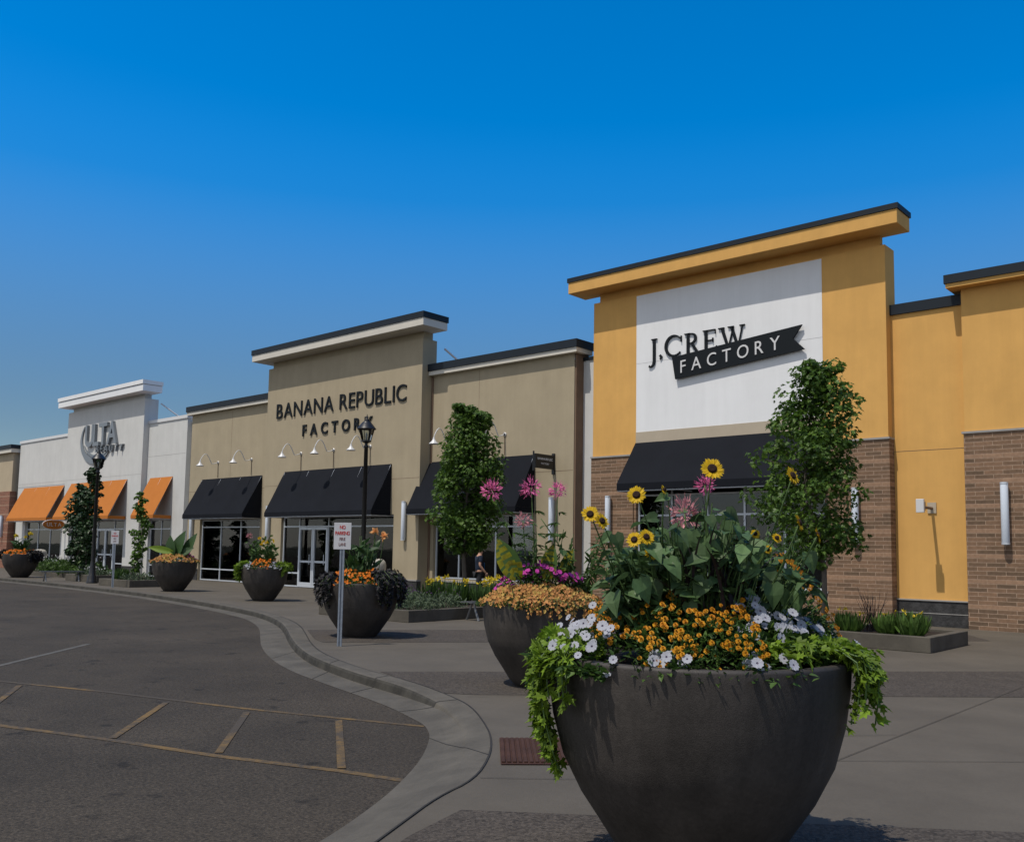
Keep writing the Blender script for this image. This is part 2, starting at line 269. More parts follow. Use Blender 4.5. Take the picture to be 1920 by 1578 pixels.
def smooth_line(P, it=2):
    P = [tuple(p) for p in P]
    for _ in range(it):
        Q = [P[0]]
        for a, b in zip(P, P[1:]): Q += [tuple(x*.75+y*.25 for x, y in zip(a, b)), tuple(x*.25+y*.75 for x, y in zip(a, b))]
        P = Q+[P[-1]]
    return P
ADK = smooth_line([a+d+(k,) for a, d, k in zip(A, D, K)])
kb = MB(); rows = []
for ax, ay, dx, dy, k in ADK:
    a = Vector((ax, ay)); d = Vector((dx, dy)); row = []
    prof = [(0, -.126, -.126), (.3, -.116, -.1), (.585, -.11, -.052), (.61, -.03, -.045), (.635, -.002, -.038), (.68, .006, -.03), (.985, .006, .006), (1, -.004, -.004)]
    for t, z1, z0 in prof:
        p = a+(d-a)*t; row.append((p.x, p.y, z1*k+z0*(1-k)))
    rows.append(row)
nc = len(rows[0]); vs = [p for r_ in rows for p in r_]
for j in range(nc-1):
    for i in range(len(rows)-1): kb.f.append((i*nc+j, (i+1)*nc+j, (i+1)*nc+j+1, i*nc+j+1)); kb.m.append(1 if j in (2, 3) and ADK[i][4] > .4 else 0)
kb.v = vs
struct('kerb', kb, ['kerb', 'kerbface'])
Dl = [(x[2], x[3]) for x in ADK]
pv = MB(); pts = [(1.5, -40)]+[(-1.0, -12)]+Dl+[(-110, 24), (60, 24), (60, -40)]
pv.sheet(pts, 0); struct('pavement', pv, 'concrete')
def strip(a, b, wd, z, m, ends=None):
    a = Vector((a[0], a[1], z)); b = Vector((b[0], b[1], z)); t = (b-a).normalized(); n = Vector((-t.y, t.x, 0))*wd/2
    m.add([tuple(a-n), tuple(b-n), tuple(b+n), tuple(a+n)], [(0, 1, 2, 3)])
ag = MB()
ag.sheet([(-9.62, 8.2), (-7.72, 7.55), (-7.4, 7.72), (2.6, 18.1), (.8, 20.2)], .004)
ag.sheet([(-4.22, 4.3), (-4.05, 3.7), (-3.45, 2.35), (5, 8.6), (3.5, 10.1)], .004)
ag.sheet([(-15.4, 11.2), (-13.8, 10.2), (-13.2, 9.95), (-5.2, 20.3), (-6.6, 22.6)], .004)
struct('aggregate_paving', ag, 'aggregate')
jm = MB(); jm2 = MB()
for a, b in (((-8.53, 7.9), (-6.6, 10.5)), ((-7.35, 7.55), (-5, 10.6)), ((-3.07, 7.45), (-3.06, 15)), ((-3.1, 7.4), (1.8, 12.2)), ((-12.2, 9.2), (-10.0, 12.4)), ((-6.9, 10.3), (4, 21.3)), ((-10.0, 12.4), (-6.9, 10.3)), ((-4.7, 4.98), (-3.9, 5.7)), ((-5.5, 6.05), (-3.1, 8.9)), ((-20, 13.4), (-20, 22)), ((-30, 15.5), (-30, 22)), ((-26, 18.5), (-60, 18.5)), ((-1.5, 5.3), (-.4, 9)), ((-15.5, 22.2), (5, 22.2))):
    strip(a, b, .008, .008, jm2)
strip_pts = [(x[2]-(x[0]-x[2])*.0, x[3]) for x in ADK]
for a, b in zip(Dl, Dl[1:]):
    if -30 < a[0]: strip(a, b, .014, .009, jm)
for i in (30, 44, 52, 58, 66, 74, 82):                                 # joints across the kerb
    if i < len(rows):
        for p, q in zip(rows[i], rows[i][1:]):
            v = Vector((rows[i+1][0][0]-rows[i][0][0], rows[i+1][0][1]-rows[i][0][1], 0)).normalized()*.008
            P, Q = Vector(p), Vector(q); e = Vector((0, 0, .004)); jm.add([tuple(P-v+e), tuple(P+v+e), tuple(Q+v+e), tuple(Q-v+e)], [(0, 1, 2, 3)])
struct('pavement_joints', jm, 'joint'); struct('pavement_score_lines', jm2, 'joint_soft')
mk = MB(); z = -.126
for P, wd in (([(-18, 3.1), (-12.84, 4.62), (-11.12, 5.2), (-8.9, 5.8), (-6.91, 6.49)], .075), ([(-14, 2.2), (-9.77, 3.54), (-8.47, 3.97), (-7.12, 4.34), (-6.05, 4.73), (-5.42, 4.9)], .085)):
    for a, b in zip(P, P[1:]): strip(a, b, wd, z, mk)
for a, b in (((-8.45, 4.03), (-9.95, 5.35)), ((-7.25, 4.4), (-8.8, 5.66)), ((-6.07, 4.8), (-7.76, 6.08)), ((-10.3, 3.5), (-12.3, 4.65))): strip(a, b, .07, z+.003, mk)
struct('road_marking', mk, 'paint')
wl = MB(); strip((-14.2, 4.9), (-16.6, 7.4), .1, z, wl); struct('faded_white_line', wl, 'whiteline')

# ------------------------------------------------------------------ building helpers
def wall_sheet(mb, x0, x1, z0, z1, Y, holes=(), depth=.22, m=0):
    xs = sorted({x0, x1}|{c for h in holes for c in h[:2] if x0 < c < x1}); zs = sorted({z0, z1}|{c for h in holes for c in h[2:4] if z0 < c < z1})
    for i in range(len(xs)-1):
        for j in range(len(zs)-1):
            a, b, c, d = xs[i], xs[i+1], zs[j], zs[j+1]; mx_, mz = (a+b)/2, (c+d)/2
            if any(h[0] < mx_ < h[1] and h[2] < mz < h[3] for h in holes): continue
            mb.add([(a, Y, c), (b, Y, c), (b, Y, d), (a, Y, d)], [(0, 1, 2, 3)], m)
    for h in holes:
        a, b, c, d = max(h[0], x0), min(h[1], x1), max(h[2], z0), min(h[3], z1)
        if a >= b or c >= d: continue
        y = Y+depth
        if a == h[0]: mb.add([(a, Y, c), (a, Y, d), (a, y, d), (a, y, c)], [(0, 1, 2, 3)], m)
        if b == h[1]: mb.add([(b, Y, c), (b, y, c), (b, y, d), (b, Y, d)], [(0, 1, 2, 3)], m)
        if d == h[3]: mb.add([(a, Y, d), (b, Y, d), (b, y, d), (a, y, d)], [(0, 1, 2, 3)], m)
        if c == h[2] and c > .02: mb.add([(a, Y, c), (a, y, c), (b, y, c), (b, Y, c)], [(0, 1, 2, 3)], m)
def window(par, x0, x1, z0, z1, Y, vert, horiz, name='window', w=.055, doors=(), fr='trim'):
    m = MB(); y0, y1 = Y+.09, Y+.17
    m.box(x0, x1, y0, y1, z1-w, z1); m.box(x0, x1, y0, y1, z0, z0+w); m.box(x0, x0+w, y0, y1, z0+w, z1-w); m.box(x1-w, x1, y0, y1, z0+w, z1-w)
    for v in vert: m.box(v-w/2, v+w/2, y0+.004, y1-.004, z0+w, z1-w)
    for q in horiz:
        a, b, h = (q if isinstance(q, tuple) else (x0, x1, q))
        m.box(a+w*.5, b-w*.5, y0+.008, y1-.008, h-w/2, h+w/2)
    o = m.build(name, fr, par)
    MB().box(x0+.01, x1-.01, Y+.128, Y+.134, z0+.01, z1-.01).build('pane', 'glass', o)
    for a, b, h in doors:
        d = MB(); y0 = Y+.07; y1 = Y+.19; t = .09
        d.box(a+.01, b-.01, y0, y1, h-t, h); d.box(a+.01, b-.01, y0, y1, .03, .22); d.box(a+.01, a+t, y0, y1, .22, h-t); d.box(b-t, b-.01, y0, y1, .22, h-t); d.box(a+t, b-t, y0+.02, y1-.02, 1.02, 1.1)
        dd = d.build('door', fr, par)
        MB().tube([(b-.14, y0-.05, .95), (b-.14, y0-.05, 1.35)], .014).build('handle', 'trim', dd)
    return o
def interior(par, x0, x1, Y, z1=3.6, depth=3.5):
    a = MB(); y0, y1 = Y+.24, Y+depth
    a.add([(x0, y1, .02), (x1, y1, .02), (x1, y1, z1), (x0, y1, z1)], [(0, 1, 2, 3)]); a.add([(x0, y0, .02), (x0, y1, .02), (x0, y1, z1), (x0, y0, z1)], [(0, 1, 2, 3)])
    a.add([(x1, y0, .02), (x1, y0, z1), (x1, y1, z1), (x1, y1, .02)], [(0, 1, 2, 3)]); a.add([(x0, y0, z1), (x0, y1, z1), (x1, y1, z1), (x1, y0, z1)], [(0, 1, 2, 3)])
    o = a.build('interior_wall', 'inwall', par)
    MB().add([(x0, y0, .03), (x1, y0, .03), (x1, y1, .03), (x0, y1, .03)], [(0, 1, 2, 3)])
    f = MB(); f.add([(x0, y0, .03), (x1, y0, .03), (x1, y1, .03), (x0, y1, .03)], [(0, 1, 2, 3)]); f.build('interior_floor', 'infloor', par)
def cornice(par, x0, x1, y0, y1, z0, z1, body, fl=.15, drop=.0, top='flash'):
    MB().box(x0, x1, y0, y1, z0, z1).build('cornice', body, par, bevel=.012)
    f = MB(); f.box(x0-.03, x1+.03, y0-.03, y1+.03, z1+.002, z1+fl); f.build('roof_flashing', top, par)
def shell(par, x0, x1, Y, z1, depth, m, name='wall', back=True):      # side and rear walls and roof of a block
    a = MB(); y1 = Y+depth
    a.add([(x0, Y, 0), (x0, y1, 0), (x0, y1, z1), (x0, Y, z1)], [(3, 2, 1, 0)]); a.add([(x1, Y, 0), (x1, Y, z1), (x1, y1, z1), (x1, y1, 0)], [(3, 2, 1, 0)])
    a.add([(x0, y1, 0), (x1, y1, 0), (x1, y1, z1), (x0, y1, z1)], [(3, 2, 1, 0)]); a.build('side_wall', m, par)
def roof(par, x0, x1, Y, z, depth): MB().box(x0, x1, Y+.3, Y+depth, z-.1, z).build('roof', 'sill', par)
def reveal_lines(par, lines, col):
    m = MB()
    for x0, x1, z0, z1, Y in lines: m.box(x0, x1, Y-.003, Y+.01, z0, z1)
    m.build('stucco_joint', col, par)

# ------------------------------------------------------------------ yellow building on the right
B = thing('store_building', 'yellow stucco store with brown brick base, white sign panel and deep overhanging cornice', 'building', (-12.6, 23.1, 0))
B.location = (0, 0, 0)
hole = [(-15.57, -9.74, .7, 4.6)]
m = MB(); wall_sheet(m, -17.2, -8.1, 4.57, 9.5, 23.1, ((-15.575, -9.745, 5.26, 9.46), (-15.57, -9.74, 4.58, 4.6)), .03)
m.add([(-8.1, 23.1, 0), (-8.1, 23.75, 0), (-8.1, 23.75, 9.5), (-8.1, 23.1, 9.5)], [(0, 1, 2, 3)]); m.add([(-17.2, 23.1, 0), (-17.2, 23.1, 9.5), (-17.2, 23.75, 9.5), (-17.2, 23.75, 0)], [(0, 1, 2, 3)])
m.add([(-17.2, 23.75, 6), (-17.2, 23.75, 9.5), (-8.1, 23.75, 9.5), (-8.1, 23.75, 6)], [(0, 1, 2, 3)]); m.add([(-17.2, 23.1, 9.5), (-8.1, 23.1, 9.5), (-8.1, 23.75, 9.5), (-17.2, 23.75, 9.5)], [(0, 1, 2, 3)])
m.build('wall', 'yellow', B)
m = MB(); wall_sheet(m, -17.2, -8.1, 0, 4.57, 23.1, hole, .25); m.build('brick_wall', 'brick', B)
MB().box(-15.575, -9.745, 23.09, 23.16, 5.26, 9.46).build('sign_panel', 'panel', B)
MB().box(-15.575, -9.745, 23.075, 23.15, 4.72, 5.257).build('trim_band', 'tanband', B)
MB().box(-17.05, -8.25, 23.22, 23.38, 9.5, 9.78).build('cornice_neck', 'yellow', B)
cornice(B, -17.78, -7.58, 22.5, 23.4, 9.78, 10.14, 'yellow', .14)
for a, b in ((-17.23, -15.66), (-9.66, -8.07)):
    MB().box(a, b, 23.06, 23.4, 0, 4.55).build('brick_pier', 'brick', B); MB().box(a-.02, b+.02, 23.03, 23.42, 4.552, 4.6).build('coping', 'sill', B)
MB().box(-15.66, -9.66, 23.065, 23.3, 0, .69).build('brick_base', 'brick', B); MB().box(-15.655, -9.665, 23.03, 23.26, .692, .74).build('window_sill', 'sill', B)
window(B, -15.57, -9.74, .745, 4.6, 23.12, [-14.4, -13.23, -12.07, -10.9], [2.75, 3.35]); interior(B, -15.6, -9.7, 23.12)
# recessed wall between tower and right pavilion, the pavilion itself
m = MB(); wall_sheet(m, -8.1, -6.37, .63, 7.72, 23.4); m.build('wall', 'yellow', B)
reveal_lines(B, [(-8.1, -6.42, 4.25, 4.262, 23.4)], 'brown'); reveal_lines(B, [(-15.57, -9.75, 7.35, 7.355, 23.09)], 'sill')
MB().box(-8.1, -6.37, 23.38, 23.6, 0, .6).build('block_base', 'block', B); MB().box(-8.1, -6.37, 23.355, 23.6, .602, .635).build('ledge', 'sill', B); MB().box(-8.1, -6.37, 23.372, 23.377, .3, .318).build('mortar_line', 'sill', B)
MB().box(-8.1, -6.38, 23.34, 23.8, 7.722, 7.98).build('roof_flashing', 'flash', B)
m = MB(); wall_sheet(m, -6.37, 6, 0, 8.05, 23.2); m.add([(-6.37, 23.2, 0), (-6.37, 23.2, 8.05), (-6.37, 23.8, 8.05), (-6.37, 23.8, 0)], [(0, 1, 2, 3)]); m.build('wall', 'yellow', B)
MB().box(-6.38, 6.02, 23.16, 23.5, 0, 4.56).build('brick_base', 'brick', B); MB().box(-6.42, 6.05, 23.13, 23.5, 4.562, 4.61).build('coping', 'sill', B)
MB().box(-6.62, 6.3, 22.88, 23.9, 8.05, 8.15).build('cornice', 'yellow', B); MB().box(-6.65, 6.33, 22.84, 23.95, 8.152, 8.36).build('roof_flashing', 'flash', B)
shell(B, -17.19, 5.99, 23.75, 7.6, 10, 'yellow'); roof(B, -17.1, 5.9, 23.8, 7.5, 9.7)
# awnings
def awning(name, label, x0, x1, Y, z0, z1, dep, mt, grp, val=.17):
    t = thing(name, label, 'awning', (x0, Y, z0), grp); wd = x1-x0; h = z1-z0
    m = MB(); th = .015
    nb = max(2, int(wd/1.6)); NX, NY = nb*8, 8; nrm = Vector((0, -(h-val), dep-.01)).normalized()
    for lay in (0, 1):
        vs = []
        for j in range(NY+1):
            for i in range(NX+1):
                fx, fy = i/NX, j/NY; sg = .022*math.sin(math.pi*((fx*nb) % 1))*math.sin(math.pi*fy)+.006*math.sin(fx*31+fy*7+x0)*math.sin(math.pi*fy); y = -dep+(dep-.01)*fy; z_ = val+(h-val)*fy
                vs.append((wd*fx, y-nrm.y*(sg+lay*th), z_-nrm.z*(sg+lay*th)))
        fs = [(j*(NX+1)+i, j*(NX+1)+i+1, (j+1)*(NX+1)+i+1, (j+1)*(NX+1)+i) for j in range(NY) for i in range(NX)]
        m.add(vs, fs if lay == 0 else [f[::-1] for f in fs])
    m.build('canopy', mt, t, True)
    m = MB(); m.box(0, wd, -dep-.006, -dep+.006, 0, val); m.build('valance', mt, t)
    for x in (0, wd):
        MB().box(x-.005, x+.005, -dep+.012, -.012, .001, val-.002).build('side_valance', mt, t)
        if mt == 'orange': continue
        m = MB(); e = .004; P = [(-dep+.02, val), (-.02, val), (-.02, h-.04)]
        m.add([(x-e, y, z_) for y, z_ in P]+[(x+e, y, z_) for y, z_ in P], [(0, 1, 2), (5, 4, 3), (0, 3, 4, 1), (1, 4, 5, 2), (2, 5, 3, 0)]); m.build('side_panel', mt, t)
    f = MB()
    f.tube([(0.02, -dep+.03, -.02), (wd-.02, -dep+.03, -.02)], .02, 6); n = max(2, int(wd/1.6))
    for i in range(n+1):
        x = .03+(wd-.06)*i/n; f.tube([(x, -dep+.03, -.02), (x, -.03, -.02)], .015, 5); f.tube([(x, -dep+.03, .12), (x, -.03, h-.05)], .013, 5)
    f.build('frame', 'trim', t)
    return t
awning('awning', 'wide black awning under the white sign panel of the yellow store', -15.57, -9.74, 23.06, 3.44, 4.93, .97, 'navy', 'black awnings', .2)

# ------------------------------------------------------------------ white link bay between tan and yellow
W = thing('link_bay', 'narrow white stucco bay between the tan store and the yellow store', 'wall')
MB().box(-18.3, -17.21, 23.3, 24.5, 0, 7.75).build('wall', 'white', W); MB().box(-18.3, -17.21, 23.26, 24.52, 7.752, 7.86).build('coping', 'flash', W)

# ------------------------------------------------------------------ tan building
T = thing('store_building', 'tan stucco store with raised central sign tower and dark capped cream cornice', 'building')
lw = [(-40.25, -35.2, 0, 2.85)]; ent = [(-32.85, -25.75, 0, 2.85)]; rw = [(-24.15, -19.45, .6, 2.85)]
ent_h = [(-32.85, -25.75, 0, 2.9)]
m = MB(); wall_sheet(m, -41.4, -34.2, 0, 7.95, 22.9, lw, .25); m.add([(-41.4, 22.9, 0), (-41.4, 22.9, 7.95), (-41.4, 23.6, 7.95), (-41.4, 23.6, 0)], [(0, 1, 2, 3)]); m.build('wall', 'tan', T)
m = MB(); wall_sheet(m, -34.2, -24.4, 0, 9.3, 22.4, ent_h, .25)
m.add([(-24.4, 22.4, 0), (-24.4, 23.1, 0), (-24.4, 23.1, 9.3), (-24.4, 22.4, 9.3)], [(0, 1, 2, 3)]); m.add([(-34.2, 22.4, 0), (-34.2, 22.4, 9.3), (-34.2, 23.1, 9.3), (-34.2, 23.1, 0)], [(0, 1, 2, 3)])
m.add([(-34.2, 22.4, 9.3), (-24.4, 22.4, 9.3), (-24.4, 23.1, 9.3), (-34.2, 23.1, 9.3)], [(0, 1, 2, 3)]); m.add([(-34.2, 23.1, 7), (-34.2, 23.1, 9.3), (-24.4, 23.1, 9.3), (-24.4, 23.1, 7)], [(0, 1, 2, 3)]); m.build('wall', 'tan', T)
m = MB(); wall_sheet(m, -24.4, -17.8, 0, 7.95, 22.9, rw, .25); m.build('wall', 'tan', T)
MB().box(-17.8, -17.74, 22.92, 23.6, 0, 7.95).build('end_return', 'brown', T); MB().box(-24.395, -24.3, 22.87, 22.897, 0, 7.93).build('downspout', 'brown', T)
MB().box(-34.05, -24.5, 22.52, 22.98, 9.3, 9.58).build('cornice_neck', 'tan', T)
cornice(T, -34.62, -23.76, 21.8, 23.0, 9.58, 9.86, 'cream', .22)
for a, b in ((-41.6, -34.215), (-24.385, -17.58)):
    MB().box(a, b, 22.7, 23.55, 7.95, 8.1).build('cornice', 'cream', T); MB().box(a-.03, b+.03 if b > -20 else b, 22.66, 23.6, 8.102, 8.36).build('roof_flashing', 'flash', T)
reveal_lines(T, [(-41.38, -34.22, 4.2, 4.212, 22.9), (-24.38, -17.82, 4.2, 4.212, 22.9), (-22.0, -21.99, 4.22, 7.9, 22.9), (-34.18, -24.42, 4.2, 4.212, 22.4), (-26.0, -25.99, 2.9, 4.18, 22.4), (-37.8, -37.79, 4.22, 7.9, 22.9)], 'brown')
for a, b, Y in ((-41.41, -40.27, 22.87), (-35.18, -34.22, 22.87), (-34.21, -32.87, 22.37), (-25.73, -24.39, 22.37), (-24.16, -17.79, 22.87)):
    MB().box(a, b, Y, Y+.2, 0, .5).build('block_base', 'block', T); MB().box(a, b, Y-.02, Y+.2, .502, .55).build('ledge', 'sill', T)
window(T, -40.23, -35.22, .02, 2.84, 22.92, [-38.55, -36.9], [.55, 2.5]); interior(T, -40.3, -35.1, 22.92)
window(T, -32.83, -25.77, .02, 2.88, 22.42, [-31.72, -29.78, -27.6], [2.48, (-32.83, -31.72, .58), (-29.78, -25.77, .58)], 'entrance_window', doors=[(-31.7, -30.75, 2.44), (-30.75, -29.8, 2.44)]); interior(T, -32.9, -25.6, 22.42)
window(T, -24.13, -19.47, .62, 2.84, 22.92, [-22.95, -21.2], [2.45]); interior(T, -24.2, -19.4, 22.92)
shell(T, -41.4, -17.8, 23.6, 7.6, 10, 'tan'); roof(T, -41.3, -17.9, 23.6, 7.5, 9.7)
MB().tube([(-24.1, 23.2, 9.0), (-23.3, 25.2, 7.5)], .04, 6).build('roof_brace', 'whitemetal', T)
MB().box(-22.9, -21.25, 23.3, 23.34, .8, 2.3).build('window_banner', 'curtain', T); MB().box(-23.15, -23.0, 23.25, 23.3, .7, 2.5).build('display_post', 'wood', T)
MB().box(-20.6, -19.6, 23.3, 23.34, .75, 1.9).build('poster', 'poster', T)
MB().box(-40.0, -38.7, 23.5, 23.54, .2, 2.5).build('curtain', 'curtain', T); MB().box(-38.3, -37.0, 23.7, 23.74, .2, 2.5).build('curtain', 'curtain', T)
awning('awning', 'black awning on the left wing of the tan store', -40.2, -35.15, 22.9, 2.88, 4.77, .95, 'navy', 'black awnings')
awning('awning', 'black awning above the glass entrance doors of the tan store', -32.72, -25.93, 22.4, 2.86, 4.77, .93, 'navy', 'black awnings')
awning('awning', 'black awning behind the columnar tree on the right wing of the tan store', -24.58, -19.4, 22.9, 2.88, 4.79, .95, 'navy', 'black awnings')

def mannequin(loc, label, top, bottom):
    t = thing('mannequin', label, 'mannequin', loc, 'mannequins in the shop windows')
    MB().lathe([(0, .9), (.13, .92), (.11, 1.05), (.15, 1.25), (.19, 1.4), (.07, 1.48), (0, 1.5)], n=14).build('torso', top, t, True)
    MB().lathe([(.2, .25), (.17, .6), (.13, .93), (0, .94)], n=14).build('skirt', bottom, t, True); MB().lathe([(.05, 1.48), (.045, 1.54), (.08, 1.62), (.085, 1.7), (.05, 1.76), (0, 1.78)], n=12).build('head', 'curtain', t, True)
    for x in (-.07, .07): MB().tube([(x, 0, .05), (x, 0, .5)], .035, 6).build('leg', 'curtain', t)
    for x in (-1, 1): MB().tube([(x*.18, 0, 1.38), (x*.24, .03, 1.1), (x*.2, -.05, .85)], [.05, .04, .03], 6).build('arm', top, t)
for x, y, lb, a, b in ((-27.0, 23.4, 'pale dressed mannequin right of the glass doors of the tan store', 'cloth1', 'cloth1'), (-28.7, 23.6, 'mannequin in a dark skirt beside the glass doors of the tan store', 'cloth1', 'shorts'), (-39.3, 23.3, 'mannequin at the left end of the tan store left window', 'shirt', 'cloth1'), (-37.5, 23.4, 'mannequin in a red top in the tan store left window', 'cloth2', 'shorts'),
        (-49.9, 23.8, 'mannequin in a blue top behind the glass of the white store', 'blue', 'shorts'), (-53.2, 23.9, 'mannequin in a pale top behind the widest orange awning', 'cloth1', 'shirt'), (-60.2, 23.9, 'mannequin in the left window of the white store', 'shirt', 'blue'), (-13.8, 24.1, 'red dressed mannequin in the yellow store window', 'cloth2', 'cloth2'), (-11.5, 24.2, 'pale mannequin in the yellow store window', 'cloth1', 'blue')): mannequin((x, y, .04 if x < -20 else .7), lb, a, b)

# ------------------------------------------------------------------ white building with orange awnings
U = thing('store_building', 'white stucco store with three orange awnings and a stepped white cornice', 'building')
h1 = (-61.4, -56.0, 0, 2.95); h2 = (-54.7, -47.9, 0, 2.95); h3 = (-45.8, -43.5, 0, 2.95)
m = MB(); wall_sheet(m, -62.9, -55.6, 0, 7.95, 22.95, [h1], .25); m.build('wall', 'white', U)
m = MB(); wall_sheet(m, -55.6, -46.25, 0, 9.3, 22.85, [h2], .25)
m.add([(-46.25, 22.85, 0), (-46.25, 23.6, 0), (-46.25, 23.6, 9.3), (-46.25, 22.85, 9.3)], [(0, 1, 2, 3)]); m.add([(-55.6, 22.85, 7), (-55.6, 22.85, 9.3), (-55.6, 23.6, 9.3), (-55.6, 23.6, 7)], [(0, 1, 2, 3)])
m.add([(-55.6, 22.85, 9.3), (-46.25, 22.85, 9.3), (-46.25, 23.6, 9.3), (-55.6, 23.6, 9.3)], [(0, 1, 2, 3)]); m.build('wall', 'white', U)
m = MB(); wall_sheet(m, -46.25, -42.3, 0, 7.95, 23.15, [h3], .25); m.add([(-42.3, 23.15, 0), (-42.3, 24, 0), (-42.3, 24, 7.95), (-42.3, 23.15, 7.95)], [(0, 1, 2, 3)]); m.build('wall', 'white', U)
MB().box(-42.29, -41.42, 23.4, 24.2, 0, 7.7).build('pilaster', 'white', U); MB().box(-42.3, -41.42, 23.37, 24.2, 7.702, 7.8).build('coping', 'whitemetal', U)
for a, b, y in ((-62.95, -55.61, 22.9), (-46.24, -42.26, 23.1)): MB().box(a, b, y, y+.5, 7.952, 8.12).build('coping', 'whitemetal', U)
MB().box(-55.2, -46.5, 22.95, 23.33, 9.3, 9.55).build('cornice_neck', 'white', U)
MB().box(-55.8, -45.43, 22.3, 23.35, 9.55, 9.88).build('cornice', 'panel', U); MB().box(-55.84, -45.4, 22.26, 23.38, 9.91, 10.12).build('cornice_cap', 'panel', U); MB().box(-55.76, -45.46, 22.34, 23.33, 9.88, 9.91).build('cornice_groove', 'sill', U)
MB().tube([(-46.1, 23.65, 9.1), (-45.3, 25.4, 7.8)], .04, 6).build('roof_brace', 'whitemetal', U)
reveal_lines(U, [(-62.88, -46.3, 5.3, 5.312, 22.85), (-46.2, -42.35, 6.2, 6.212, 23.15)], 'sill')
for a, b, y, n in ((-61.4, -56.0, 22.95, 3), (-54.7, -47.9, 22.85, 4), (-45.8, -43.5, 23.15, 2)):
    mid = [] if n != 4 else [(-51.2, -50.2, 2.44), (-50.2, -49.2, 2.44)]
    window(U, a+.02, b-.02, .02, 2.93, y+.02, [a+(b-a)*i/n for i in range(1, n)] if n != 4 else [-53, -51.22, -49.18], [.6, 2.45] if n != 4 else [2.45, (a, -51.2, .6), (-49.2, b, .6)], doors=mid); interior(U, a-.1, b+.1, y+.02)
shell(U, -62.9, -42.3, 23.6, 7.6, 10, 'white'); roof(U, -62.8, -42.4, 23.6, 7.5, 9.7)
for a, b, Y in ((-62.9, -61.42, 22.92), (-55.98, -55.62, 22.92), (-47.88, -46.27, 22.82), (-43.48, -42.31, 23.12)): MB().box(a, b, Y, Y+.2, 0, .5).build('block_base', 'block', U)
awning('awning', 'orange awning at the far left end of the white store', -61.9, -55.85, 22.95, 2.95, 5.05, .95, 'orange', 'orange awnings')
awning('awning', 'widest orange awning, under the logo of the white store', -54.7, -47.75, 22.85, 2.95, 5.08, .95, 'orange', 'orange awnings')
awning('awning', 'narrowest orange awning, at the right end of the white store', -45.85, -43.5, 23.15, 2.95, 5.08, .95, 'orange', 'orange awnings')

# ------------------------------------------------------------------ beige building, far left
G = thing('store_building', 'beige stucco store with red brick piers at the left edge of the photo', 'building')
m = MB(); wall_sheet(m, -110, -63.3, 0, 7.4, 22.7, [(-69, -65.2, 0, 2.9)], .25); m.add([(-63.3, 22.7, 0), (-63.3, 24, 0), (-63.3, 24, 7.4), (-63.3, 22.7, 7.4)], [(0, 1, 2, 3)]); m.build('wall', 'beige', G)
for a, b in ((-65.0, -63.25), (-110, -69.2)): MB().box(a, b, 22.6, 23, 0, 4.9).build('brick_pier', 'brick_red', G)
MB().box(-110, -63.05, 22.45, 23.4, 7.4, 7.65).build('cornice', 'cream', G); MB().box(-110, -63.0, 22.4, 23.4, 7.652, 7.9).build('roof_flashing', 'flash', G)
window(G, -68.98, -65.22, .02, 2.88, 22.72, [-67.1], [.6, 2.4]); interior(G, -69.1, -65.1, 22.72); shell(G, -110, -63.3, 24, 7.3, 9, 'beige'); roof(G, -109.9, -63.4, 23, 7.2, 9)

# ------------------------------------------------------------------ lettering
def glyph(ch, ext=.5, off=0):
    c = bpy.data.curves.new('glyph', 'FONT'); c.body = ch; c.size = 1; c.extrude = ext; c.offset = off; c.resolution_u = 4
    o = link(bpy.data.objects.new('glyph', c)); dg = bpy.context.evaluated_depsgraph_get(); me = bpy.data.meshes.new_from_object(o.evaluated_get(dg)); bpy.data.objects.remove(o)
    return me
GC = {}
def gl(ch, off):
    if (ch, off) not in GC:
        me = glyph(ch, .5, off); vs = [tuple(v.co) for v in me.vertices]; fs = [tuple(p.vertices) for p in me.polygons]; bpy.data.meshes.remove(me); GC[ch, off] = (vs, fs)
    return GC[ch, off]
def word(par, text, x0, x1, z0, h, Y, dep, mt, off=0, rise=0, track=None, name='letter', ww=1.0, shear=0):
    """letters on a wall facing -Y, from x0 to x1, cap height h, standing dep proud of the wall plane Y"""
    H = max(v[1] for v in gl('H', off)[0]); s = h/H; ws = []
    for ch in text:
        if ch == ' ': ws.append((0, h*.32))
        else: xs = [v[0] for v in gl(ch, off)[0]]; ws.append((min(xs), (max(xs)-min(xs))*s*ww))
    tot = sum(a[1] for a in ws); gap = (x1-x0-tot)/(len(text)-1) if len(text) > 1 else 0
    x = x0
    for ch, (mn, wd) in zip(text, ws):
        if ch != ' ':
            vs, fs = gl(ch, off); m = MB(); P = []
            for a, b, c in vs:
                lx = (a-mn)*s*ww+shear*b*s; P.append((x+lx, Y-.004-dep*(c+.5), z0+b*s+rise*(x+lx-x0)))
            m.add(P, fs); o = m.build(name, mt, par)
        x += wd+gap
Sg = thing('store_sign', 'black raised lettering on the tan tower above the entrance awning', 'sign')
word(Sg, 'BANANA REPUBLIC', -33.45, -25.2, 7.07, .62, 22.4, .045, 'letter', .0)
word(Sg, 'FACTORY', -31.55, -27.1, 6.2, .46, 22.4, .045, 'letter', .02)
word(T, '60%', -22.75, -21.5, 1.35, .42, 23.295, .01, 'letter', 0, .12, name='window_lettering', shear=.25)
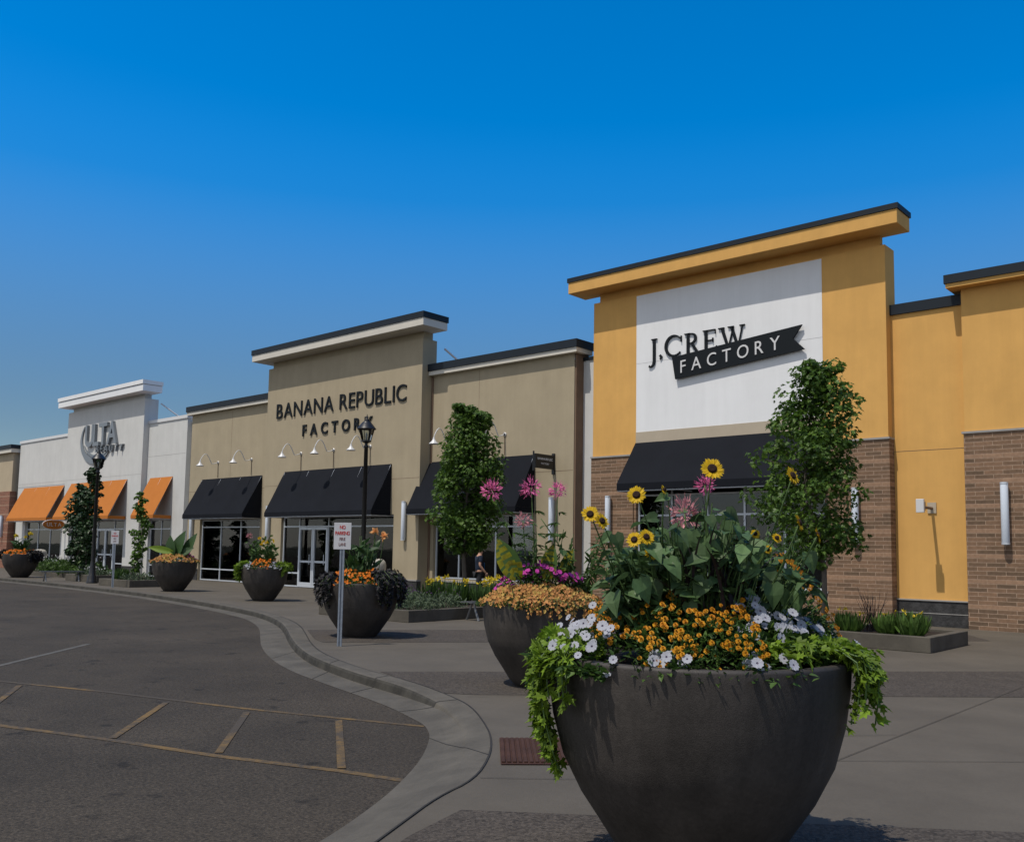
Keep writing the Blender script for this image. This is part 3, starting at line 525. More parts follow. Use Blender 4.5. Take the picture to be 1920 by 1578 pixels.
# serif sign on the white panel
Sg = thing('store_sign', 'black serif lettering over a slanted black ribbon banner on the white panel', 'sign')
YP = 23.09
def stroke(m, P, wds):
    L_, R_ = [], []
    for i, p in enumerate(P):
        a = P[max(i-1, 0)]; b = P[min(i+1, len(P)-1)]; dx, dz = b[0]-a[0], b[1]-a[1]; l = math.hypot(dx, dz) or 1; w_ = wds[i]/2
        L_.append((p[0]-dz/l*w_, p[1]+dx/l*w_)); R_.append((p[0]+dz/l*w_, p[1]-dx/l*w_))
    n = len(P); vs = [(x, YP-.05, z) for x, z in L_+R_]+[(x, YP-.005, z) for x, z in L_+R_]; N = 2*n
    fs = []
    for i in range(n-1): fs += [(i, i+1, n+i+1, n+i), (N+n+i, N+n+i+1, N+i+1, N+i), (i+1, i, N+i, N+i+1), (n+i, n+i+1, N+n+i+1, N+n+i)]
    fs += [(0, n, N+n, N), (2*n-1, n-1, N+n-1, N+2*n-1)]
    m.add(vs, fs)
def arc(cx, cz, rx, rz, a0, a1, n=16): return [(cx+rx*math.cos(R(a0+(a1-a0)*i/n)), cz+rz*math.sin(R(a0+(a1-a0)*i/n))) for i in range(n+1)]
zb, zt = 7.42, 8.02; tk, tn = .085, .03
def serif(m, x, z_, w_=.17): stroke(m, [(x-w_/2, z_), (x+w_/2, z_)], [tn, tn])
m = MB(); serif(m, -14.92, zt, .2); stroke(m, [(-14.92, zt), (-14.92, 7.36), (-14.95, 7.25), (-15.03, 7.19), (-15.1, 7.22)], [tk, tk, .07, .04, .07]); m.build('letter', 'letter', Sg)
m = MB(); stroke(m, [(-14.72, 7.51), (-14.67, 7.46), (-14.71, 7.38)], [.07, .08, .02]); m.build('letter', 'letter', Sg)
m = MB(); q = arc(-14.23, 7.73, .28, .3, 42, 318, 22); stroke(m, q, [.03+.06*math.sin(math.pi*i/22) for i in range(23)]); stroke(m, [(-13.99, 8.0), (-13.99, 7.82)], [tn, tn]); m.build('letter', 'letter', Sg)
m = MB(); stroke(m, [(-13.76, zb), (-13.76, zt)], [tk, tk]); serif(m, -13.76, zb, .19); serif(m, -13.78, zt, .2); stroke(m, [(-13.74, zt-.01)]+arc(-13.66, 7.87, .15, .14, 90, -90, 10)+[(-13.74, 7.73)], [tn]*2+[.04, .06, .07, .08, .08, .08, .07, .06, .04]+[tn]*2); stroke(m, [(-13.64, 7.73), (-13.44, zb), (-13.38, zb)], [.07, .08, .03]); m.build('letter', 'letter', Sg)
m = MB(); stroke(m, [(-13.17, zb), (-13.17, zt)], [tk, tk]); stroke(m, [(-13.27, zt), (-12.87, zt), (-12.87, zt-.12)], [tn]*3); stroke(m, [(-13.16, 7.73), (-12.95, 7.73)], [tn]*2); stroke(m, [(-12.95, 7.79), (-12.95, 7.67)], [tn]*2); stroke(m, [(-13.27, zb), (-12.85, zb), (-12.83, zb+.13)], [tn]*3); m.build('letter', 'letter', Sg)
m = MB()
for dx in (0, .3): stroke(m, [(-12.66+dx, zt), (-12.46+dx, zb)], [tk, .07]); serif(m, -12.68+dx, zt, .19)
stroke(m, [(-12.46, zb), (-12.3, zt)], [tn, tn]); stroke(m, [(-12.16, zb), (-12.02, zt)], [tn, tn]); serif(m, -12.03, zt, .16); m.build('letter', 'letter', Sg)
MB().prism([(-14.14, 6.71), (-10.19, 7.08), (-10.51, 7.40), (-10.25, 7.745), (-14.25, 7.37)], YP-.12, YP-.06).build('banner', 'letter', Sg)
word(Sg, 'FACTORY', -13.95, -10.87, 6.87, .36, YP-.118, .015, 'whitemetal', 0, .0975, ww=.9)
Sg = thing('store_sign', 'grey raised logo lettering with a sweeping swoosh on the white tower', 'sign')
word(Sg, 'ULTA', -52.9, -49.0, 7.12, 1.22, 22.85, .15, 'chrome', .02, ww=.95)
word(Sg, 'BEAUTY', -51.5, -48.35, 6.72, .38, 22.85, .12, 'chrome', 0, -.03, shear=.2)
YP = 22.83; m = MB(); q = arc(-51.6, 7.55, 1.95, 1.3, 145, 330, 30); stroke(m, q, [.05+.3*math.sin(math.pi*i/30) for i in range(31)]); m.build('swoosh', 'chrome', Sg)
m = MB(); q = arc(-51.3, 7.55, 1.95, 1.05, 200, 325, 20); stroke(m, q, [.03+.1*math.sin(math.pi*i/20) for i in range(21)]); m.build('swoosh', 'chrome', Sg)
# blade signs
t = thing('hanging_sign', 'small black blade sign on the right wing of the tan store', 'sign', (-18.6, 22.9, 4.15))
MB().box(-.04, .04, -.95, -.04, .1, .55).build('sign_board', 'black', t); MB().box(-.05, .05, -.06, -.002, -.05, .62).build('wall_bracket', 'black', t); MB().tube([(0, -1.02, 0), (0, -1.02, .62)], .03, 6).build('end_post', 'black', t)
for i, (tx, zz, hh) in enumerate((('BANANA REPUBLIC', .36, .075), ('FACTORY', .22, .06))):
    H = .73; n = len(tx); wd = .75 if i == 0 else .4
    e = thing('tmp', '', ''); word(e, tx, 0, wd, 0, hh, 0, .006, 'whitemetal', 0, name='letter')
    for o in list(e.children):
        for v in o.data.vertices:
            x, y, z_ = v.co; v.co = (.042-y, -.5-wd/2+x, zz+z_)
        o.parent = t
    bpy.data.objects.remove(e)
t = thing('hanging_sign', 'oval orange blade sign between the first two orange awnings', 'sign', (-55.2, 22.95, 2.6))
MB().add([], [])
m = MB(); q = [(.0, -.75+.62*math.cos(a), .1+.27*math.sin(a)) for a in [2*math.pi*i/24 for i in range(24)]]
m.add([(x-.04, y, z_) for x, y, z_ in q]+[(x+.04, y, z_) for x, y, z_ in q], [tuple(range(24)), tuple(range(47, 23, -1))]+[(i+24, (i+1) % 24+24, (i+1) % 24, i) for i in range(24)]); m.build('oval_board', 'orange', t)
m = MB(); m.tube([(x, y, z_) for x, y, z_ in q+q[:1]], .03, 5); m.build('rim', 'whitemetal', t); MB().tube([(0, -.2, .35), (0, 0, .35)], .02, 6).build('bracket', 'black', t)
e = thing('tmp', '', ''); word(e, 'ULTA', 0, .8, 0, .2, 0, .01, 'whitemetal')
for o in list(e.children):
    for v in o.data.vertices: x, y, z_ = v.co; v.co = (.045-y, -1.15+x, z_)
    o.parent = t
bpy.data.objects.remove(e)

# ------------------------------------------------------------------ wall lights
t = thing('gooseneck_lamp', 'white gooseneck lamp, leftmost of the pair above the left black awning', 'wall lamp', (-38.85, 22.9, 5.52), 'gooseneck lamps on the tan store')
m = MB(); m.lathe([(.0, 0), (.07, 0), (.07, .03), (.05, .05)], n=12); 
for i, v in enumerate(m.v): m.v[i] = (v[0], -v[2], v[1])
m.build('socket', 'whitemetal', t)
def gcurve(x):
    P = []
    for i in range(13):
        a = i/12; P.append((0, -.05-.85*a, -.05*math.sin(a*math.pi*1.0)*(1-a)*3+(.38*math.sin(max(0, a-.35)/.65*math.pi*.93) if a > .35 else .0)))
    return P
q = gcurve(0); q.append((0, -.93, -.02)); MB().tube(q, .018, 6).build('arm', 'whitemetal', t)
m = MB(); m.lathe([(.03, .02), (.045, -.05), (.07, -.1), (.17, -.2), (.175, -.22), (.165, -.215), (.06, -.1)], (0, -.93, -.02), 16); m.build('lamp_shade', 'whitemetal', t, True)
GN = t
MB().tube([(0, -.012, -.08), (0, -.012, -.7)], .011, 5).build('conduit', 'brown', t)
for p, lb in (((-36.05, 22.9, 5.52), 'white gooseneck lamp, right of the pair above the left black awning'), ((-31.62, 22.4, 5.48), 'white gooseneck lamp, leftmost of three above the entrance awning'), ((-29.45, 22.4, 5.5), 'white gooseneck lamp, middle of three above the entrance awning'), ((-27.2, 22.4, 5.5), 'white gooseneck lamp partly behind the lamp post, rightmost of three'),
              ((-23.25, 22.9, 5.53), 'white gooseneck lamp left of the columnar tree on the tan right wing'), ((-20.75, 22.9, 5.55), 'white gooseneck lamp right of the columnar tree on the tan right wing')): dup(GN, p, lb)
t = thing('tube_sconce', 'long frosted tube sconce on the brick pier at the right edge', 'wall lamp', (-5.52, 23.04, 1.97), 'tube sconces')
MB().lathe([(.0, 0), (.075, 0), (.085, .02), (.085, 1.38), (.075, 1.4), (0, 1.4)], n=16).build('tube', 'tube', t, True)
MB().lathe([(.088, 0), (.09, .05)], (0, 0, -.01), 16).build('end_cap', 'trim', t); MB().lathe([(.09, 0), (.088, .05)], (0, 0, 1.36), 16).build('end_cap', 'trim', t); MB().box(-.04, .04, .05, .118, .1, 1.3).build('back_plate', 'trim', t)
SC = t
for p, lb in (((-8.9, 22.94, 1.95), 'tube sconce on brick behind the leafy tree, left of the yellow recess'), ((-16.5, 22.94, 1.95), 'tube sconce on the brick pier left of the yellow store window'), ((-25.1, 22.3, 1.95), 'tube sconce on the tan pier right of the entrance awning'), ((-40.85, 22.78, 1.95), 'tube sconce at the far left corner of the tan store'), ((-33.7, 22.28, 1.95), 'tube sconce half hidden behind the planter left of the entrance doors'), ((-18.6, 22.78, 1.95), 'tube sconce below the small black blade sign'), ((-64.1, 22.48, 1.95), 'tube sconce on the red brick pier of the beige store')): dup(SC, p, lb)
t = thing('wall_lamp', 'square white floodlight on a short arm on the yellow wall', 'wall lamp', (-7.2, 23.4, 2.85))
MB().box(-.09, .09, -.9, -.82, -.16, .16).build('lamp_head', 'whitemetal', t, bevel=.01); MB().tube([(0, -.82, -.02), (0, -.03, -.02)], .035, 8).build('arm', 'brown', t); MB().box(-.07, .07, -.82, -.7, -.1, .1).build('housing', 'bench', t); MB().box(-.1, .1, -.03, -.002, -.14, .12).build('wall_plate', 'tanband', t)

# ------------------------------------------------------------------ street furniture
def lamp_post(loc, label, s=1):
    t = thing('street_lamp', label, 'street lamp', loc, 'black lantern street lamps')
    MB().lathe([(.24, 0), (.24, .08), (.2, .12), (.2, .3), (.15, .36), (.13, .7), (.1, .8), (.085, 1.0), (0.085, 1.02)], n=20).build('base', 'black', t, True)
    MB().lathe([(.085, 1.0), (.065, 4.95), (.085, 4.97), (.085, 5.02), (.05, 5.05), (.05, 5.12)], n=12).build('pole', 'black', t, True)
    m = MB(); n = 6; rb, rt = .15, .26
    m.lathe([(.05, 5.1), (.17, 5.16), (.17, 5.2), (0, 5.2)], n=6)
    for j in range(6):
        a = 2*math.pi*j/6; c, s_ = math.cos(a), math.sin(a); m.tube([(rb*c, rb*s_, 5.2), (rt*c, rt*s_, 5.6)], .013, 4)
    m.build('lantern_cage', 'black', t)
    MB().lathe([(rb-.01, 5.2), (rt-.01, 5.6)], n=6).build('lantern_glass', 'lampglass', t); MB().lathe([(0.0, 5.22), (.03, 5.22), (.04, 5.4), (0, 5.48)], n=10).build('bulb', 'whitemetal', t, True)
    MB().lathe([(.33, 5.58), (.3, 5.62), (.17, 5.78), (.08, 5.86), (.1, 5.89), (.035, 5.92), (.05, 5.97), (.02, 6.02), (0, 6.1)], n=12).build('roof', 'black', t, True)
    m = MB()
    for j in range(4):
        a = math.pi/2*j; m.tube([(.07*math.cos(a), .07*math.sin(a), 5.88), (.12*math.cos(a), .12*math.sin(a), 5.93), (.09*math.cos(a), .09*math.sin(a), 5.99)], .01, 4)
    m.build('crown', 'black', t)
    return t
lamp_post((-23.8, 19.42, 0), 'black lantern post in front of the tan store entrance')
x = lamp_post((-38.68, 17.22, 0), 'black lantern post rising from leaves in front of the white store'); x.scale = (.93,)*3

def flat_sign(loc, label, z0, w_, h_, lines, rz):
    t = thing('parking_sign', label, 'sign', loc, None, rz)
    m = MB()
    for dx in (-.026, .026): m.box(dx-.014, dx+.014, -.02, .0, 0, z0+h_*.9)
    m.box(-.012, .012, .0, .012, 0, z0+h_*.9); m.build('post', 'steel', t)
    MB().box(-w_/2, w_/2, -.03, -.024, z0, z0+h_).build('sign_plate', 'signwhite', t, bevel=.002)
    for tx, zz, hh, ww_, mt in lines: word(t, tx, -ww_/2, ww_/2, z0+zz, hh, -.0275, .003, mt, .02, ww=.8)
    return t
flat_sign((-12.54, 9.79, 0), 'white no parking fire lane sign on a steel post at the kerb', 1.62, .3, .45, [('NO', .345, .06, .1, 'signred'), ('PARKING', .245, .06, .25, 'signred'), ('FIRE', .15, .05, .1, 'signback'), ('LANE', .06, .05, .12, 'signback')], R(35))
flat_sign((-34.6, 16.2, 0), 'small distant white sign on a post in front of the white store', 1.65, .3, .5, [('NO', .37, .06, .1, 'signred'), ('PARKING', .27, .06, .25, 'signred'), ('FIRE', .17, .05, .1, 'signback'), ('LANE', .07, .05, .12, 'signback')], R(40))

def litter_bin(loc, label):
    t = thing('litter_bin', label, 'litter bin', loc, 'domed litter bins')
    MB().lathe([(.0, 0), (.3, 0), (.31, .04), (.33, .1), (.35, .85), (.33, .87)], n=24).build('body', 'bin', t, True)
    MB().lathe([(.36, .85), (.37, .9), (.37, 1.05), (.34, 1.16), (.26, 1.24), (.12, 1.27), (0, 1.28)], n=24).build('hood', 'binlid', t, True)
    m = MB(); q = [(.2*math.cos(a)*1.05, .09*math.sin(a)) for a in [math.pi*i/8 for i in range(9)]]
    dirv = Vector((.35, -1, 0)).normalized(); sv = Vector((1, .35, 0)).normalized()
    m.add([tuple(sv*a+dirv*.378+Vector((0, 0, .95+b))) for a, b in q], [tuple(range(9))]); m.build('opening', 'hole', t)
    return t
litter_bin((-25.9, 21.75, 0), 'tan litter bin with pale domed hood by the tan store'); litter_bin((-55.4, 21.6, 0), 'litter bin with pale hood under the orange awnings')
def bench(loc, label, rz):
    t = thing('bench', label, 'bench', loc, 'grey metal benches', rz); L_ = 1.7
    m = MB()
    for i in range(9): m.box(-L_/2, L_/2, -.22+i*.05, -.185+i*.05, .43-.02*abs(i-4)/4, .455-.02*abs(i-4)/4)
    m.build('seat', 'bench', t)
    for x_ in (-L_/2+.2, L_/2-.2):
        for sgn in (-1, 1): MB().tube([(x_, sgn*.05, .43), (x_, sgn*.1, .25), (x_, sgn*.24, .0)], [.03, .028, .03], 6).build('leg', 'bench', t)
        MB().tube([(x_, -.22, .42), (x_, .22, .42)], .022, 6).build('support', 'bench', t)
    return t
bench((-15.0, 16.3, 0), 'grey metal bench beside the raised bed behind the sign post', R(80)); bench((-40.9, 16.9, 0), 'grey metal bench beside the distant lamp post', R(80))
# tactile paving at the ramp
t = MB(); a = Vector((-4.87, 5.39, .009)); e1 = Vector((-.68, .73, 0)); e2 = Vector((.9, .9, 0)).normalized()*.7
t.add([tuple(a), tuple(a+e2), tuple(a+e2+e1), tuple(a+e1)], [(0, 1, 2, 3)])
for i in range(16):
    p = a+e2*(i+.5)/16+e1*.5; t.obox(p+Vector((0, 0, .006)), e1.normalized(), e2.normalized(), Vector((0, 0, 1)), e1.length*.46, .013, .006)
tag(t.build('tactile_paving', 'tactile'), 'rust brown ribbed tactile plate at the kerb ramp', 'tactile paving')
# raised beds
def bed(x0, x1, y0, y1, label, h=.27):
    t = thing('raised_bed', label, 'raised bed', (x0, y0, 0), 'concrete raised beds'); a, b = x1-x0, y1-y0; k = .16
    m = MB(); m.box(0, a, 0, k, 0, h); m.box(0, a, b-k, b, 0, h); m.box(0, k, k, b-k, 0, h); m.box(a-k, a, k, b-k, 0, h); m.build('edging', 'kerb', t, bevel=.012)
    MB().box(k, a-k, k, b-k, 0, h-.05).build('soil', 'mulch', t)
bed(-9.2, -5.25, 16.8, 19.0, 'concrete raised bed with daylilies below the yellow recess'); bed(-18.8, -15.5, 14, 19.8, 'large concrete raised bed with lavender before the tan store')
bed(-36.9, -34.3, 16.7, 18.9, 'concrete raised bed left of the petunia planter'); bed(-42.2, -39.2, 17.6, 18.9, 'small dark concrete bed behind the distant lamp post', .3); bed(-50.5, -42.6, 18.9, 21.2, 'concrete raised bed with shrubs before the white store', .2)
#PART2

# ------------------------------------------------------------------ plants: helpers
RND = random.Random(11)
def rv(a, b): return RND.uniform(a, b)
def perp(d):
    a = Vector((0, 0, 1)).cross(d)
    return a.normalized() if a.length > .05 else Vector((1, 0, 0))
OVAL = [(0, 0), (.3, .5), (.68, .36), (1, 0)]
def leaf(mb, p, d, n, Ln, W, kind='oval', fold=.25, droop=.15, m=0):
    """one leaf: base p, direction d, face normal n"""
    d = d.normalized(); s = d.cross(n)
    s = s.normalized() if s.length > .01 else perp(d); n = s.cross(d).normalized()
    def P(t, w_): return tuple(p+d*(Ln*t)+s*(W*w_)+n*(abs(w_)*W*fold-droop*Ln*t*t))
    if kind == 'oval':
        mb.add([P(0, 0), P(.3, .5), P(.68, .36), P(1, 0), P(.68, -.36), P(.3, -.5)], [(0, 1, 2, 3), (0, 3, 4, 5)], m)
    elif kind == 'heart':
        mb.add([P(0, 0), P(-.12, .25), P(.1, .52), P(.42, .46), P(.75, .2), P(1, 0), P(.75, -.2), P(.42, -.46), P(.1, -.52), P(-.12, -.25), P(.45, 0)],
               [(0, 1, 2, 3, 10), (10, 3, 4, 5), (0, 10, 7, 8, 9), (10, 5, 6, 7)], m)
    elif kind == 'lobed':
        mb.add([P(0, 0), P(-.05, .3), P(.28, .55), P(.36, .22), P(.68, .42), P(.66, .14), P(1, 0), P(.66, -.14), P(.68, -.42), P(.36, -.22), P(.28, -.55), P(-.05, -.3)],
               [(0, 1, 2, 3), (0, 3, 4, 5), (0, 5, 6, 7), (0, 7, 8, 9), (0, 9, 10, 11)], m)
    elif kind == 'blade':
        q = [(0, .12), (.33, .5), (.66, .38), (1, 0)]; a = [P(t, w_) for t, w_ in q]; b = [P(t, -w_) for t, w_ in q[:-1]]
        mb.add(a+b, [(0, 1, 5, 4), (1, 2, 6, 5), (2, 3, 6)], m)
def rdir(up=.3):
    while 1:
        v = Vector((rv(-1, 1), rv(-1, 1), rv(-1, 1)))
        if .1 < v.length < 1: v.normalize(); v.z += up; return v.normalized()
def loc3(u, v, z): return r0*u+f0*v+Vector((0, 0, z))                  # plant-local: u to the right, v away from the road, z up

# ------------------------------------------------------------------ trees
def col_tree(name, label, base, prof, nclump, nleaf, ls, mt, kind='lobed', trunk=.05, lean=0):
    t = thing(name, label, 'tree', base, None)
    tr = MB(); ztop = prof[0][0]; zb_ = prof[-1][0]
    cx_ = lambda z: ((lambda a, b, k: (a[1]+a[2])/2*(1-k)+(b[1]+b[2])/2*k)(*seg(z)))
    def seg(z):
        for a, b in zip(prof, prof[1:]):
            if b[0] <= z <= a[0]: return a, b, (a[0]-z)/(a[0]-b[0])
        return (prof[0], prof[0], 0) if z > ztop else (prof[-1], prof[-1], 0)
    def half(z): a, b, k = seg(z); return ((a[2]-a[1])*(1-k)+(b[2]-b[1])*k)/2
    N = 9; pts = []; 
    for i in range(N):
        z_ = ztop*.93*i/(N-1); c = cx_(z_)*min(1, z_/max(zb_, .5)) if z_ < zb_ else cx_(z_); pts.append(loc3(c*.8, 0, z_)+Vector((rv(-.02, .02), rv(-.02, .02), 0)))
    tr.tube(pts, [trunk*(1-.85*i/(N-1)) for i in range(N)], 8)
    cr = MB(); centers = []
    for i in range(nclump):
        z_ = zb_+(ztop-zb_)*((i+rv(0, 1))/nclump); h = half(z_); a = rv(0, 2*math.pi); rr_ = h*math.sqrt(rv(.05, 1))*.95; centers.append((z_, cx_(z_)+rr_*math.cos(a), rr_*math.sin(a)*.95, h))
    for z_, cu, cv, h in centers:
        c = loc3(cu, cv, z_); axis = loc3(cx_(z_), 0, z_-.25); o = axis
        if RND.random() < .5: tr.tube([o, (o+c)/2+Vector((0, 0, .03)), c], [trunk*.28, trunk*.2, .004], 5)
        R_ = min(h*.5, .33)*rv(.6, 1.2)+.06
        for j in range(int(nleaf/nclump)):
            d = rdir(.15); rad = R_*(rv(.35, 1)**.5); p = c+Vector((d.x*rad, d.y*rad, d.z*rad*.8))
            out = (d+Vector((0, 0, .35))).normalized(); ax = (Vector((d.x, d.y, 0))*.8+Vector((rv(-1, 1), rv(-1, 1), rv(-.9, .1)))).normalized()
            L_ = ls*rv(.65, 1.2); leaf(cr, p, ax, (out+rdir(.5)*.6).normalized(), L_, L_*rv(.8, 1.05), kind, .2, .25)
    tr.build('trunk', 'bark', t, True); cr.build('crown', mt, t)
    return t
T2P = [(5.38, -.26, .24), (5.1, -.52, .27), (4.7, -.71, .6), (4.29, -.75, .53), (3.79, -1.09, .6), (3.38, -1.24, .55), (2.98, -1.41, .61), (2.58, -1.39, .78), (2.27, -.99, .81), (1.97, -.79, .65), (1.62, -.38, .47)]
T1P = [(5.79, -.37, -.06), (5.51, -.37, .51), (5.18, -.49, .61), (4.41, -.61, .81), (4.1, -.8, .96), (3.64, -.83, 1.04), (3.03, -1.01, .96), (2.42, -.95, .89), (1.96, -.64, .7), (1.6, -.34, .2)]
T3P = [(4.32, 0, .16), (3.8, -.31, .31), (3.15, -.47, .47), (2.12, -.52, .62), (1.09, -.36, .59), (.57, -.18, .47)]
TBP = [(5.38, .22, .42), (5.04, .02, .32), (4.59, -.2, .4), (3.97, -.37, .4), (3.1, -.45, .37), (2.11, -.42, .32), (1.12, -.35, .27), (.37, -.27, .22)]
T4P = [(3.55, -.26, -.13), (3.16, -.26, .09), (2.62, -.3, .22), (1.87, -.34, .24), (1.23, -.34, .17), (.8, -.47, 0), (.37, -.26, .09)]
col_tree('tree', 'leafy young tree with bright green crown behind the big flower bowl', (-7.36, 17.3, .2), [(a-.2, b, c) for a, b, c in T2P], 96, 7800, .1, 'treeleaf', 'lobed', .06)
col_tree('tree', 'dense columnar green tree in front of the tan store right wing', (-18.5, 18.83, .2), [(a-.2, b, c*.94) for a, b, c in T1P], 140, 12500, .105, 'treeleaf', 'lobed', .07)
col_tree('tree', 'short dark tree left of the distant lamp post', (-45.6, 19.46, .15), T3P, 45, 2800, .16, 'darkleaf', 'oval', .06)
col_tree('tree', 'narrow dark tree directly behind the distant lamp post', (-43.41, 19.02, .15), TBP, 45, 2600, .15, 'darkleaf', 'oval', .05)
col_tree('tree', 'slender sapling against the white wall beside the petunia planter', (-35.97, 17.95, .2), T4P, 26, 900, .13, 'treeleaf', 'oval', .03)

# ------------------------------------------------------------------ planters
PROF = [(.0, 0), (.40, 0), (.42, .008), (.515, .08), (.645, .22), (.77, .35), (.892, .52), (.96, .7), (.99, .85), (1.0, .97), (.998, .99), (.985, 1.0), (.94, 1.0), (.925, .985), (.92, .93)]
def planter(c, label, Rb, h):
    t = thing('bowl_planter', label, 'planter', (c[0], c[1], 0), 'dark bowl planters')
    P = []
    for (a, b), (a2, b2) in zip(PROF, PROF[1:]):
        for k in range(3): q = k/3; P.append(((a+(a2-a)*q)*Rb, (b+(b2-b)*q)*h))
    P.append((PROF[-1][0]*Rb, PROF[-1][1]*h))
    MB().lathe(P, n=64).build('bowl', 'bowl', t, True)
    MB().lathe([(0, h*.97), (Rb*.5, h*.965), (Rb*.923, h*.94)], n=40).build('soil', 'soil', t, True)
    return t
SPR = []
def region_pts(Rb, n, pred, edge=.98):
    out = []; tries = 0
    while len(out) < n and tries < n*80:
        tries += 1; a = rv(0, 2*math.pi); r_ = math.sqrt(RND.random())*edge; u, v = r_*math.cos(a), r_*math.sin(a)
        if pred(u, v): out.append((u*Rb, v*Rb))
    return out
def dome(u, v, Rb, h, amp, rag=0): q = min(1, (u*u+v*v)/(Rb*Rb)); return h*.975+amp*(1-q**1.6)*(1+.22*math.sin(u*13+1)*math.cos(v*11))+.02*math.sin(u*19)*math.sin(v*17+2)+rv(-rag, rag)
def foliage(mb, pts, Rb, h, amp, n, Ls, kind='oval', depth=.5, W=.45, droop=.2):
    for i in range(n):
        u, v = pts[RND.randrange(len(pts))] if pts else (0, 0); u += rv(-.05, .05); v += rv(-.05, .05)
        zt = dome(u, v, Rb, h, amp); z_ = h*.93+(zt-h*.93)*(1-depth*RND.random()**2)
        q = math.hypot(u, v)/Rb; d = (loc3(u, v, 0)*q/max(.01, math.hypot(u, v))+rdir(.6)*.9).normalized(); L_ = Ls*rv(.6, 1.25)
        leaf(mb, loc3(u, v, z_), d, Vector((d.x*.2, d.y*.2, 1))+rdir(0)*.4, L_, L_*W*rv(.8, 1.2), kind, .25, droop)
def disc_flower(R1, n=10, ruffle=.08, cone=.35, core=.22, ms=(0, 1)):
    """petunia-like trumpet facing +z"""
    m = MB(); vs = [(0, 0, -R1*cone)]
    for j in range(n*2):
        a = math.pi*j/n; k = R1*(1+(ruffle if j % 2 else -ruffle)); vs.append((k*math.cos(a), k*math.sin(a), rv(-.06, .06)*R1))
    nc_ = n
    inner = [(R1*core*math.cos(2*math.pi*j/nc_), R1*core*math.sin(2*math.pi*j/nc_), -R1*cone*.25) for j in range(nc_)]
    b = len(vs); vs += inner
    fs = []
    for j in range(nc_):
        o1, o2, o3 = 1+(2*j) % (2*n), 1+(2*j+1) % (2*n), 1+(2*j+2) % (2*n); i1, i2 = b+j, b+(j+1) % nc_
        fs += [(i1, o1, o2), (i1, o2, i2), (i2, o2, o3)]
    m.add(vs, fs, ms[0]); m.add([vs[0]]+inner, [(0, 1+j, 1+(j+1) % nc_) for j in range(nc_)], ms[1]); return m
def ball_flower(R1):                                                    # ruffled marigold head facing +z
    m = MB(); 
    for ring, (rad, z_, k, tilt) in enumerate(((.95, 0, 9, .15), (.62, .22, 7, .5), (.3, .4, 5, 1.1))):
        for j in range(k):
            a = 2*math.pi*(j+rv(-.2, .2))/k; c, s_ = math.cos(a), math.sin(a); w_ = R1*.42
            b0 = Vector((c*R1*rad*.2, s_*R1*rad*.2, z_*R1*.8)); tp = Vector((c*R1*rad, s_*R1*rad, R1*(z_+.3*tilt)))
            sd_ = Vector((-s_, c, 0))*w_*.8
            m.add([tuple(b0), tuple((b0+tp)/2-sd_), tuple(tp-sd_*.6), tuple(tp+sd_*.6), tuple((b0+tp)/2+sd_)], [(0, 1, 2, 3, 4)])
    return m
def tiny_flower(R1, n=5):
    m = MB(); vs = [(0, 0, -R1*.2)]
    for j in range(n*2): a = math.pi*j/n; k = R1*(1 if j % 2 else .55); vs.append((k*math.cos(a), k*math.sin(a), rv(0, .25)*R1))
    m.add(vs, [(0, 1+j, 1+(j+1) % (2*n)) for j in range(2*n)]); return m
def orient(n, spin=None):
    n = n.normalized(); a = perp(n); b = n.cross(a); s_ = rv(0, 6.28) if spin is None else spin
    return Matrix((a*math.cos(s_)+b*math.sin(s_), b*math.cos(s_)-a*math.sin(s_), n)).transposed()
def stamp(dst, src, p, n, sc_=1, m=None, spin=None):
    M_ = orient(n, spin); b = len(dst.v)
    dst.v.extend([tuple(p+(M_ @ Vector(v))*sc_) for v in src.v]); dst.f.extend([tuple(i+b for i in q) for q in src.f]); dst.m.extend(src.m if m is None else [m]*len(src.f))
def flower_children(par, protos, mats, items, name='flower'):
    """each visible bloom an object of its own (first 100), the rest one stuff part"""
    mes = [q.mesh(name, mats) for q in protos]
    for p, n, s_ in items[:100]:
        o = link(bpy.data.objects.new(name, mes[RND.randrange(len(mes))])); o.parent = par; M_ = orient(n).to_4x4()@Matrix.Scale(s_, 4); M_.translation = p; o.matrix_local = M_
    if len(items) > 100:
        m = MB()
        for p, n, s_ in items[100:]: stamp(m, protos[RND.randrange(len(protos))], p, n, s_)
        o = m.build('small_flowers', mats, par); o['kind'] = 'stuff'
def flower_mound(c, label, cat, name, Rb, h, amp, pred, nleaf, Ls, lmt, nfl, protos, fmats, kids=False, kind='oval', grp=None, face=.6, jit=.05, sc_=(.8, 1.2), lift=.015, W=.45, edge=1.0):
    t = thing(name, label, cat, (c[0], c[1], 0), grp); pts = region_pts(Rb, max(60, nfl), pred, edge)
    m = MB(); foliage(m, pts, Rb, h, amp, nleaf, Ls, kind, .7, W); m.build('foliage', lmt, t)
    items = []; pp = region_pts(Rb, nfl, pred, edge)
    for u, v in pp:
        q = math.hypot(u, v)/Rb; z_ = dome(u, v, Rb, h, amp)+lift+rv(-jit, jit)*.6; n = (loc3(u, v, 0)/Rb*.9+Vector((0, 0, .7))-f0*face+rdir(0)*.35)
        items.append((loc3(u, v, z_), n, rv(*sc_)))
    items.sort(key=lambda a: a[0].dot(f0))
    if kids: flower_children(t, protos, fmats, items)
    else:
        m = MB()
        for p, n, s_ in items: stamp(m, protos[RND.randrange(len(protos))], p, n, s_)
        m.build('flowers', fmats, t)
    return t
